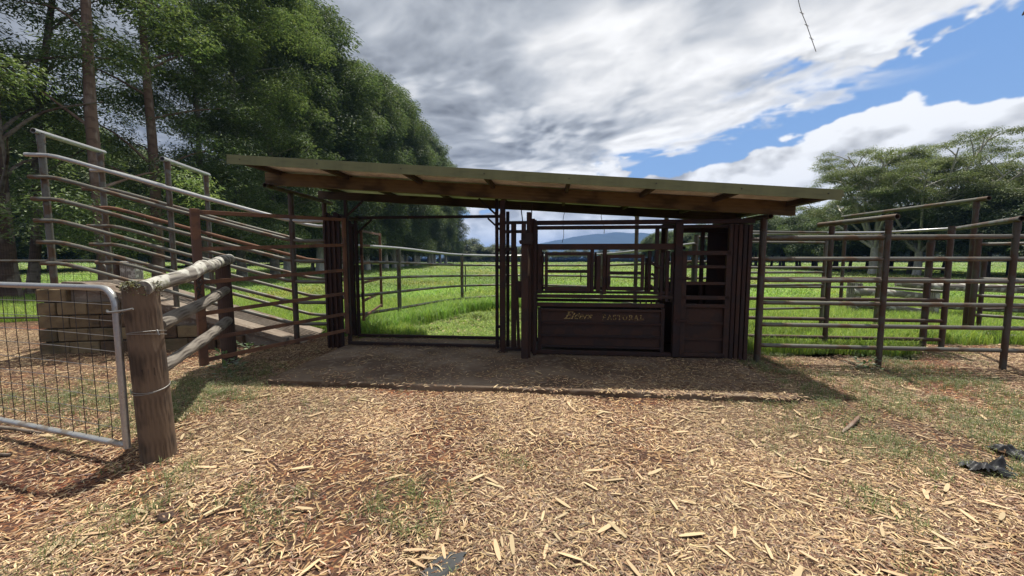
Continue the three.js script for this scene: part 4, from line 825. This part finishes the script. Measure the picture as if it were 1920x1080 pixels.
{ // the dark row on the right, and the pale umbrella-crowned trees in front of it
  const r = rngOf(43);
  const protos = [0, 1, 2].map((i) => {
    const c = []; for (let k = 0; k < 30; k++) { const a = k * 2.399, t = r(), q = 2.5 * Math.sqrt(r()) * Math.sqrt(1 - 0.75 * t * t); c.push([Math.cos(a) * q, mix(2.3, 6.3, t), Math.sin(a) * q, rr(r, 0.75, 1.15), 0.7, rr(r, 0.7, 1.25)]); }
    return [trunkGeo(5.5, 0.19, 1500 + i, [0.3, 0.2], [], 8), clumps(c, 1520 + i, 34)];
  });
  let k = 0;
  const right = [];
  for (const [x0, z0, z1, st] of [[34.5, -23, -100, 2.7], [39, -24, -90, 3.6], [44.5, -26, -80, 5]]) for (let z = z0; z > z1; z -= st * rr(r, 0.8, 1.2)) right.push([x0 + rr(r, -0.7, 0.7), z, 1]);
  for (const [x, z, s] of right) {
    const p = protos[k++ % 3], t = plant('dark_tree', 'dark round crowned tree of the plantation row on the right', 'tree', x, z, M.barkDark, p[0], copies(darkSpray, M.leafDull, p[1]), 'dark trees of the plantation row on the right');
    t.rotation.y = r() * 6.28; t.scale.setScalar(s * mix(0.78, 1, smooth(-24, -44, z)) * rr(r, 0.88, 1.12));
  }
  const umbrella = (x, z, H, R, seed, tr, fork, label, nl, skew) => {
    const q = rngOf(seed), trunk = [], list = [];
    const fk = V(0.1, fork, 0);
    trunk.push(sweep(curve([V(0, -0.2, 0), V(0.05, fork * 0.5, 0.05), fk], 8), [tr * 1.25, tr * 1.1, tr, tr, tr * 0.97, tr * 0.95, tr * 0.93, tr * 0.9, tr * 0.9], 12, (a, l) => 1 + 0.12 * (fbm(a * 5, l, seed, 3, 5) - 0.5)));
    const limbs = [];
    for (let i = 0; i < nl; i++) {
      const a = i / nl * 6.283 + q() * 0.5, rad = R * rr(q, 0.35, 1.0), tip = V(Math.cos(a) * rad + skew * rad * 0.25, H * (1 - 0.46 * Math.pow(rad / R, 1.9)) * rr(q, 0.82, 1.0), Math.sin(a) * rad);
      const m1 = fk.clone().lerp(tip, 0.33).add(V(0, -0.04 * H * (rad / R) + 0.3, 0)), m2 = fk.clone().lerp(tip, 0.68).add(V((q() - 0.5) * 0.9, 0.02 * H, (q() - 0.5) * 0.9));
      const c = curve([fk.clone().add(V(0, -0.3, 0)), m1, m2, tip], 12); limbs.push(sweep(c, c.map((_, j) => tr * 0.36 * Math.pow(1 - j / 13.5, 0.8) + 0.02), 7, null, false));
      for (let b = 0; b < 6; b++) {
        const s = c[Math.min(12, 6 + b)], e = s.clone().add(V((q() - 0.5) * 3.6, rr(q, 0.1, 1.5), (q() - 0.5) * 3.6)); e.y = Math.min(e.y, H * 1.03);
        limbs.push(sweep(curve([s, s.clone().lerp(e, 0.5).add(V(0, 0.15, 0)), e], 4), [0.055, 0.045, 0.036, 0.028, 0.018], 5, null, false));
        list.push([e.x, e.y, e.z, rr(q, 0.45, 1.0), 0.42, rr(q, 0.75, 1.3)]);
        if (q() < 0.85) list.push([e.x + rr(q, -0.9, 0.9), e.y - rr(q, 0.1, 0.4), e.z + rr(q, -0.9, 0.9), rr(q, 0.3, 0.62), 0.36, rr(q, 0.7, 1.15)]);
      }
    }
    return plant('umbrella_tree', label, 'tree', x, z, M.barkPale, [trunk[0], mergeGeometries(limbs)], copies(gumSpray, M.leafDull, clumps(list, seed + 3, 32, 0.3)));
  };
  umbrella(32.0, -34.2, 11.9, 6.0, 1601, 0.30, 2.6, 'tall pale trunked spreading tree with airy layered crown, leftmost of the spreading ones', 15, -0.1);
  umbrella(33.2, -31.6, 12.9, 6.2, 1611, 0.27, 2.2, 'pale multi branched spreading tree in the middle right background', 13, 0.4);
  umbrella(36.2, -29.6, 11.0, 5.2, 1621, 0.25, 3.2, 'spreading tree with open crown near the right edge, rightmost of the spreading ones', 11, 0.3);
  umbrella(43.0, -31.5, 10.6, 5.6, 1631, 0.25, 3.5, 'spreading tree top cut by the right edge of the photo', 9, 0.1);
}
{ // far bush across the paddock
  const r = rngOf(47);
  const protos = [0, 1, 2].map((i) => { const c = []; for (let k = 0; k < 13; k++) { const a = k * 2.399, t = r(), q = 2.6 * Math.sqrt(r()) * Math.sqrt(1.05 - t * t); c.push([Math.cos(a) * q, mix(1.2, 7.4, t), Math.sin(a) * q, rr(r, 0.9, 1.6), 0.75, rr(r, 0.75, 1.2)]); } return [trunkGeo(6.5, 0.2, 1700 + i, [0.5, 0.2], [], 6), clumps(c, 1720 + i, 8)]; });
  let k = 0;
  const put = (bearing, d, h) => { const p = protos[k++ % 3], t = plant('bush_tree', 'hazy olive green gum tree in the bush line across the paddock', 'tree', bearing * d, -d, k % 2 ? M.barkPale : M.barkGrey, p[0], copies(bushSpray, M.leafDull, p[1]), 'gum trees of the bush line across the paddock'); t.rotation.y = r() * 6.28; t.scale.set(h / 8.4 * rr(r, 0.9, 1.4), h / 8.4, h / 8.4 * rr(r, 0.9, 1.4)); };
  for (let b = -0.158; b < 0.076; b += 0.014) put(b + rr(r, -0.006, 0.006), rr(r, 118, 165), rr(r, 5.0, 7.6) * (b < -0.076 ? 1.15 : 0.9));
  for (let b = -0.139; b < 0.68; b += 0.0166) put(b + rr(r, -0.007, 0.007), rr(r, 230, 300), rr(r, 5.0, 8.0));
  for (let b = 0.72; b < 1.5; b += 0.02) put(b + rr(r, -0.008, 0.008), rr(r, 110, 150), rr(r, 6, 8.5));
  for (let b = -1.5; b < -0.28; b += 0.026) put(b + rr(r, -0.01, 0.01), rr(r, 100, 125), rr(r, 7, 9.5));
  for (let b = 0.59; b < 0.75; b += 0.0194) put(b + rr(r, -0.006, 0.006), rr(r, 100, 125), rr(r, 5.4, 7.4));
}
// ---------------------------------------------------------------- ground cover: grass, litter
function tuft(n, h, w, R, seed, a, b, spread = 0.5) {
  const r = rngOf(seed), P = [], C = [];
  for (let i = 0; i < n; i++) {
    const th = r() * 6.283, q = Math.sqrt(r()) * R, x = Math.cos(th) * q, z = Math.sin(th) * q, an = r() * 6.283, L = h * rr(r, 0.5, 1.15), bend = spread * rr(r, 0.2, 1.2) * L, W = w * rr(r, 0.7, 1.2), k = rr(r, 0.75, 1.25), m = r();
    const dx = Math.cos(an), dz = Math.sin(an), px = -dz * W / 2, pz = dx * W / 2, c = [mix(a[0], b[0], m) * k, mix(a[1], b[1], m) * k, mix(a[2], b[2], m) * k], c0 = c.map((v) => v * 0.8);
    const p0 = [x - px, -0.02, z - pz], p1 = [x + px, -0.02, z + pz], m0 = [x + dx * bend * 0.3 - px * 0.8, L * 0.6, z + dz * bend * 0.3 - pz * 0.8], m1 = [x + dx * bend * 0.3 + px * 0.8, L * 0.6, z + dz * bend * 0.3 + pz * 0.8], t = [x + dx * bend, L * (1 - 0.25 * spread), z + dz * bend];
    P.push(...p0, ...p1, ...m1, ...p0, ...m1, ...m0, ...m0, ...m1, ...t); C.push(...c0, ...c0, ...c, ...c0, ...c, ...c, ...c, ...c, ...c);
  }
  const g = new THREE.BufferGeometry(); g.setAttribute('position', new THREE.Float32BufferAttribute(P, 3)); g.setAttribute('color', new THREE.Float32BufferAttribute(C, 3)); g.computeVertexNormals(); return g;
}
const GA = [0.24, 0.41, 0.045], GB = [0.46, 0.60, 0.09];
const onSlab = (x, z, e = 0) => { const [u, v] = uvOf(x, z); return u > -2.75 - e && u < 3.12 + e && v > -1.595 - e && v < 0.825 + e; };
const onRamp = (x, z) => { const dx = x - R0P.x, dz = z - R0P.z, s = dx * RE.x + dz * RE.z, b = dx * RB.x + dz * RB.z; return s > -0.05 && s < 3.8 && b > -0.05 && b < 1.5; };
function stuff(name, g, m, list, label) { const o = copies(g, m, list); o.name = numbered(name); scene.add(o); tag(o, label, null, null, 'stuff'); return o; }
{
  const r = rngOf(61), near = [], far = [], tall = [];
  // mown lime grass in the round pen and on both sides, up close
  for (let i = 0; i < 60000 && near.length < 30000; i++) {
    const d = rr(r, 5.9, 13), x = rr(r, -1.35, 1.4) * d, z = -d;
    if (barkMask(x, z) > 0.45 * r() + 0.2 || onSlab(x, z, 0.02) || onRamp(x, z)) continue;
    const pen = Math.hypot((x - 0.3) / 3.2, (z + 9.0) / 3.2), h = pen < 0.86 ? rr(r, 0.3, 0.6) : rr(r, 1.0, 1.9);
    near.push([x, -0.05, z, r() * 6.283, 0.25 * (r() - 0.5), rr(r, 0.8, 1.3), h, rr(r, 0.8, 1.25) * (pen < 0.86 ? 1.12 : 1), rr(r, 0.9, 1.2)]);
  }
  for (let i = 0; i < 2600; i++) { // long grass along the foot of the pen fence
    const t = r(), pts = [[-3.1, -6.9], [-2.5, -8.5], [-1.47, -11.2], [0.3, -12.1], [2.55, -10.8], [3.3, -8.0]], s = t * 5, k = Math.min(4, s | 0), x = mix(pts[k][0], pts[k + 1][0], s - k) + rr(r, -0.4, 0.35), z = mix(pts[k][1], pts[k + 1][1], s - k) + rr(r, -0.45, 0.6);
    if (barkMask(x, z) > 0.5 || onSlab(x, z, 0.1)) continue;
    tall.push([x, -0.1, z, r() * 6.283, 0.35 * (r() - 0.5), rr(r, 0.8, 1.5), rr(r, 1.2, 2.6), rr(r, 0.7, 1.15), rr(r, 0.85, 1.1)]);
  }
  for (let i = 0; i < 90000 && far.length < 46000; i++) {
    const d = 11 * Math.exp(r() * 2.35), x = rr(r, -1.38, 1.4) * d, z = -d;
    if (d < 16 && barkMask(x, z) > 0.2) continue;
    far.push([x, -0.12, z, r() * 6.283, 0.15 * (r() - 0.5), 0.7 + d / 18, rr(r, 0.7, 1.25) * (1 + d / 160), rr(r, 0.7, 1.2) * (0.45 + 1.05 * fbm(x * 0.3, z * 0.3, 971, 4)), rr(r, 0.85, 1.1) + 0.36 * smooth(0.48, 0.75, fbm(x * 0.22 + 9, z * 0.22, 973, 4))]);
  }
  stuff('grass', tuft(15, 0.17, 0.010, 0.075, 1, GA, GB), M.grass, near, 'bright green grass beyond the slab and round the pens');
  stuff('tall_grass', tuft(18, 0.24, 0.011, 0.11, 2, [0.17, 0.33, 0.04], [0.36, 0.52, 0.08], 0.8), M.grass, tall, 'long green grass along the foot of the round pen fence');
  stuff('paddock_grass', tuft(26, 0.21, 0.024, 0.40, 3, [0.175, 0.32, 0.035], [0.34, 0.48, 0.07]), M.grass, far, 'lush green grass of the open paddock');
  // thin green growth in the litter in front
  const few = [], patch = (x, z) => smooth(0.55, 0.72, fbm(x * 0.9 + 20, z * 0.9 + 70, 973, 4)) * 0.16 + 0.36 * smooth(1.6, 3.6, x) * smooth(-1.6, -2.6, z) * smooth(0.42, 0.62, fbm(x * 1.3, z * 1.3 + 9, 975, 4)) + 0.32 * Math.exp(-(((x + 3.35) / 0.6) ** 2 + ((z + 4.3) / 0.8) ** 2)) + 0.4 * Math.exp(-(((x + 4.2) / 1.3) ** 2 + ((z + 4.0) / 0.45) ** 2));
  for (let i = 0; i < 90000 && few.length < 7000; i++) {
    const d = rr(r, 1.4, 6.2), x = rr(r, -1.5, 1.5) * d, z = -d;
    if (onSlab(x, z, 0.03) || onRamp(x, z) || r() > patch(x, z) * 0.5) continue;
    few.push([x, barkY(x, z), z, r() * 6.283, 0.4 * (r() - 0.5), rr(r, 0.6, 1.2), rr(r, 0.5, 1.3), rr(r, 0.8, 1.25), rr(r, 0.9, 1.2)]);
  }
  stuff('sparse_grass', tuft(9, 0.075, 0.004, 0.05, 4, [0.11, 0.165, 0.04], [0.24, 0.30, 0.075], 1.1), M.grass, few, 'thin short grass growing through the bark litter');
}
function strips(n, R, seed, lens, wids, pal, lift) {   // curled strips of dead bark and leaf lying about
  const r = rngOf(seed), P = [], C = [];
  for (let i = 0; i < n; i++) {
    const th = r() * 6.283, q = Math.sqrt(r()) * R, cx = Math.cos(th) * q, cz = Math.sin(th) * q, an = r() * 6.283, L = mix(lens[0], lens[1], r() * r()), W = mix(wids[0], wids[1], r()), curl = (r() - 0.5) * 1.5, y0 = r() * lift, tilt = (r() - 0.4) * 0.5 * lift / L * 2, arch = r() * r() * 0.11 * L, roll = (r() - 0.5) * 0.9;
    const c = pal[(r() * pal.length) | 0], k = rr(r, 0.7, 1.2), col = c.map((v) => v * k), m = 4, row = [];
    for (let j = 0; j <= m; j++) {
      const t = j / m, a = an + curl * (t - 0.5), x = cx + Math.cos(an) * L * (t - 0.5) - Math.sin(an) * curl * L * 0.25 * (t - 0.5) * (t - 0.5) * 2, z = cz + Math.sin(an) * L * (t - 0.5) + Math.cos(an) * curl * L * 0.25 * (t - 0.5) * (t - 0.5) * 2, w = W * (0.25 + 0.75 * Math.sin(Math.PI * (0.12 + 0.78 * t))) / 2, y = Math.max(0.001, y0 + tilt * L * (t - 0.5) + arch * Math.sin(Math.PI * t));
      row.push([[x - Math.sin(a) * w, y + roll * w, z + Math.cos(a) * w], [x + Math.sin(a) * w, Math.max(0.0005, y - roll * w), z - Math.cos(a) * w]]);
    }
    for (let j = 0; j < m; j++) { P.push(...row[j][0], ...row[j][1], ...row[j + 1][1], ...row[j][0], ...row[j + 1][1], ...row[j + 1][0]); for (let v = 0; v < 6; v++) C.push(...col); }
  }
  const g = new THREE.BufferGeometry(); g.setAttribute('position', new THREE.Float32BufferAttribute(P, 3)); g.setAttribute('color', new THREE.Float32BufferAttribute(C, 3)); g.computeVertexNormals(); return g;
}
{
  const r = rngOf(67), pal = [[0.56, 0.405, 0.225], [0.43, 0.295, 0.16], [0.70, 0.535, 0.32], [0.38, 0.245, 0.14], [0.30, 0.165, 0.10], [0.20, 0.095, 0.055], [0.60, 0.455, 0.265], [0.26, 0.19, 0.14], [0.70, 0.54, 0.33], [0.13, 0.06, 0.038], [0.30, 0.175, 0.10], [0.22, 0.115, 0.065], [0.40, 0.27, 0.15], [0.44, 0.31, 0.18], [0.34, 0.215, 0.125], [0.19, 0.12, 0.08], [0.27, 0.15, 0.085]];
  const a = [], b = [], dens = (x, z) => 0.12 + 0.88 * smooth(0.38, 0.66, fbm(x * 0.9 + 7, z * 0.9 + 3, 977, 5)) * (1 - 0.15 * smooth(1.8, 4, x) * smooth(-1.2, -3, z));
  const tone = (x, z) => 0.46 + 0.76 * fbm(x * 0.9 + 30, z * 0.9 + 30, 979, 4);
  for (let i = 0; i < 90000 && a.length < 11500; i++) {
    const d = 1.15 + 6.6 * Math.pow(r(), 0.8), x = rr(r, -1.6, 1.55) * (d + 0.2), z = -d;
    if (onRamp(x, z)) continue;
    const slab = onSlab(x, z), mk = barkMask(x, z);
    if (slab) { const [u, v] = uvOf(x, z); if (r() > 0.075 + 0.18 * smooth(0.3, 2.9, u) * smooth(0.3, -0.8, v) + 0.25 * smooth(-1.2, -1.5, v) * smooth(0, 2, u)) continue; } else if (r() > mk * dens(x, z)) continue;
    a.push([x, slab ? 0.081 : barkY(x, z) - 0.002, z, r() * 6.283, slab ? 0 : 0.14 * (r() - 0.5), rr(r, 0.8, 1.25), rr(r, 0.7, 1.4), tone(x, z) * rr(r, 0.85, 1.15), rr(r, 0.97, 1.07), rr(r, 0.85, 1.1)]);
  }
  for (let i = 0; i < 30000 && b.length < 420; i++) {
    const d = 1.15 + 6.4 * r(), x = rr(r, -1.6, 1.55) * d, z = -d;
    if (onRamp(x, z)) continue;
    const slab = onSlab(x, z); if (slab ? r() > 0.12 : r() > barkMask(x, z) * dens(x, z)) continue;
    b.push([x, (slab ? 0.083 : barkY(x, z)) + 0.004, z, r() * 6.283, 0.2 * (r() - 0.5), rr(r, 0.7, 1.5), rr(r, 0.8, 1.5), rr(r, 0.8, 1.15), rr(r, 0.97, 1.12)]);
  }
  // fallen leaves on the mown grass just behind the slab
  for (let i = 0; i < 900; i++) { const [u, v] = [rr(r, -2.6, 3.2), 0.85 + Math.pow(r(), 2) * 2.6], q = S(u, 0, v); b.push([q.x, 0.045 + 0.06 * r(), q.z, r() * 6.283, 0.5 * (r() - 0.5), rr(r, 0.4, 0.8), 1, rr(r, 0.8, 1.2), 1]); }
  stuff('bark_litter', strips(36, 0.14, 11, [0.018, 0.12], [0.0022, 0.0082], pal, 0.013), M.litter, a, 'pale brown strips of bark and dead leaf covering the ground in front');
  stuff('fallen_leaves', strips(2, 0.07, 13, [0.09, 0.18], [0.011, 0.021], [[0.56, 0.43, 0.25], [0.40, 0.26, 0.13], [0.48, 0.37, 0.24], [0.60, 0.47, 0.28]], 0.02), M.litter, b, 'larger dry tan leaves scattered on the litter');
}
{ // scraps, sticks and weeds
  const scrap = (name, label, cat, x, z, rx, rz, seed, h, m) => {
    const n = 26, P = [], I = []; for (let j = 0; j <= n; j++) for (let i = 0; i <= n; i++) { const a = i / n * 2 - 1, b = j / n * 2 - 1; P.push(a * rx * (1 + 0.35 * (fbm(b * 2 + 9, seed, 1, 3) - 0.5)), (h < 0.07 ? 0.004 : 0.010) + h * Math.pow(fbm(a * 2.2 + 5, b * 2.2 + 5, seed, 4), 1.5) * Math.max(0.05, 1 - Math.pow(Math.hypot(a, b), 3)), b * rz * (1 + 0.5 * (fbm(a * 2 + 9, seed + 3, 1, 3) - 0.5))); }
    for (let j = 0; j < n; j++) for (let i = 0; i < n; i++) { const a = j * (n + 1) + i, u = (i + 0.5) / n * 2 - 1, v = (j + 0.5) / n * 2 - 1; if (Math.hypot(u, v) > 0.74 + 0.8 * (fbm(u * 3.5 + 3, v * 3.5 + 3, seed + 7, 3) - 0.42)) continue; I.push(a, a + n + 1, a + 1, a + 1, a + n + 1, a + n + 2); }
    const g = new THREE.BufferGeometry(); g.setAttribute('position', new THREE.Float32BufferAttribute(P, 3)); g.setIndex(I); g.computeVertexNormals();
    const t = thing(name, label, cat, V(x, barkY(x, z), z)); const k = new THREE.Mesh(g, m); k.name = 'sheet'; t.add(k); t.rotation.y = seed;
  };
  const grey = std({ color: new THREE.Color(0.042, 0.044, 0.045), roughness: 0.8 });
  scrap('rubber_scrap', 'black crumpled rubber scrap on the litter at the right edge', 'scrap', 3.28, -2.55, 0.16, 0.11, 3, 0.16, M.black);
  scrap('rubber_scrap', 'smaller black scrap lying behind the crumpled one at the right edge', 'scrap', 3.72, -2.78, 0.12, 0.09, 5, 0.13, M.black);
  scrap('torn_sheet', 'torn dark grey sheet half buried in litter at the bottom of the photo', 'scrap', -0.33, -1.72, 0.15, 0.08, 7, 0.05, grey);
  scrap('dung_clump', 'dark clump half buried in the litter at the lower left', 'clump', -1.98, -2.08, 0.06, 0.045, 9, 0.06, M.postDark);
  for (const [x, z, L, a, l] of [[-4.3, -3.2, 0.7, 0.2, 'dark fallen stick under the mesh gate, farther one'], [-4.0, -2.75, 0.5, -0.1, 'dark fallen stick under the mesh gate, nearer one'], [3.0, -3.3, 0.55, 2.5, 'long brown stick lying on the litter at the right']]) {
    const t = thing('stick', l, 'stick', V(x, 0.03, z)), c = Math.cos(a) * L / 2, s = Math.sin(a) * L / 2; part(t, 'twig', sweep(curve([V(x - c, 0.03, z - s), V(x, 0.05, z + 0.02), V(x + c, 0.03, z + s)], 8), [0.012, 0.014, 0.015, 0.016, 0.016, 0.015, 0.013, 0.012, 0.009], 7), l.includes('long') ? M.barkRed : M.barkBrown);
  }
  const weed = (label, x, z, h, n, seed, col) => {
    const t = thing('weed', label, 'plant', V(x, 0, z)), r = rngOf(seed), P = [], C = [];
    for (let i = 0; i < n; i++) { const a = r() * 6.283, q = r() * h, L = h * rr(r, 0.25, 0.5), y = h * rr(r, 0.05, 0.9), k = rr(r, 0.7, 1.3), cx = Math.cos(a) * q, cz = Math.sin(a) * q, d = V(Math.cos(a), rr(r, -0.2, 0.8), Math.sin(a)).normalize(), s = V(-Math.sin(a), 0.3 * (r() - 0.5), Math.cos(a)), w = L * 0.22, A = V(cx, y, cz), B = A.clone().addScaledVector(d, L * 0.5).addScaledVector(s, w), T = A.clone().addScaledVector(d, L), D = A.clone().addScaledVector(d, L * 0.5).addScaledVector(s, -w); for (const p of [A, B, T, A, T, D]) { P.push(p.x, p.y, p.z); C.push(col[0] * k, col[1] * k, col[2] * k); } }
    const g = new THREE.BufferGeometry(); g.setAttribute('position', new THREE.Float32BufferAttribute(P, 3)); g.setAttribute('color', new THREE.Float32BufferAttribute(C, 3)); g.computeVertexNormals();
    const m = new THREE.Mesh(g, M.grass); m.name = 'foliage'; t.add(m);
  };
  weed('leafy green weed growing beside the middle post of the front race fence', 4.72, -5.05, 0.17, 90, 81, [0.09, 0.16, 0.03]);
  weed('small green tuft at the foot of the dark second log post', -3.86, -5.06, 0.26, 60, 83, [0.08, 0.15, 0.03]);
  weed('grassy green tuft beside the lowest split rail end', -3.6, -4.75, 0.2, 50, 85, [0.09, 0.16, 0.03]);
  weed('broad green weed behind the lower bars of the rusty gate', -4.1, -5.9, 0.22, 60, 87, [0.10, 0.18, 0.03]);
}
renderer.render(scene, camera);
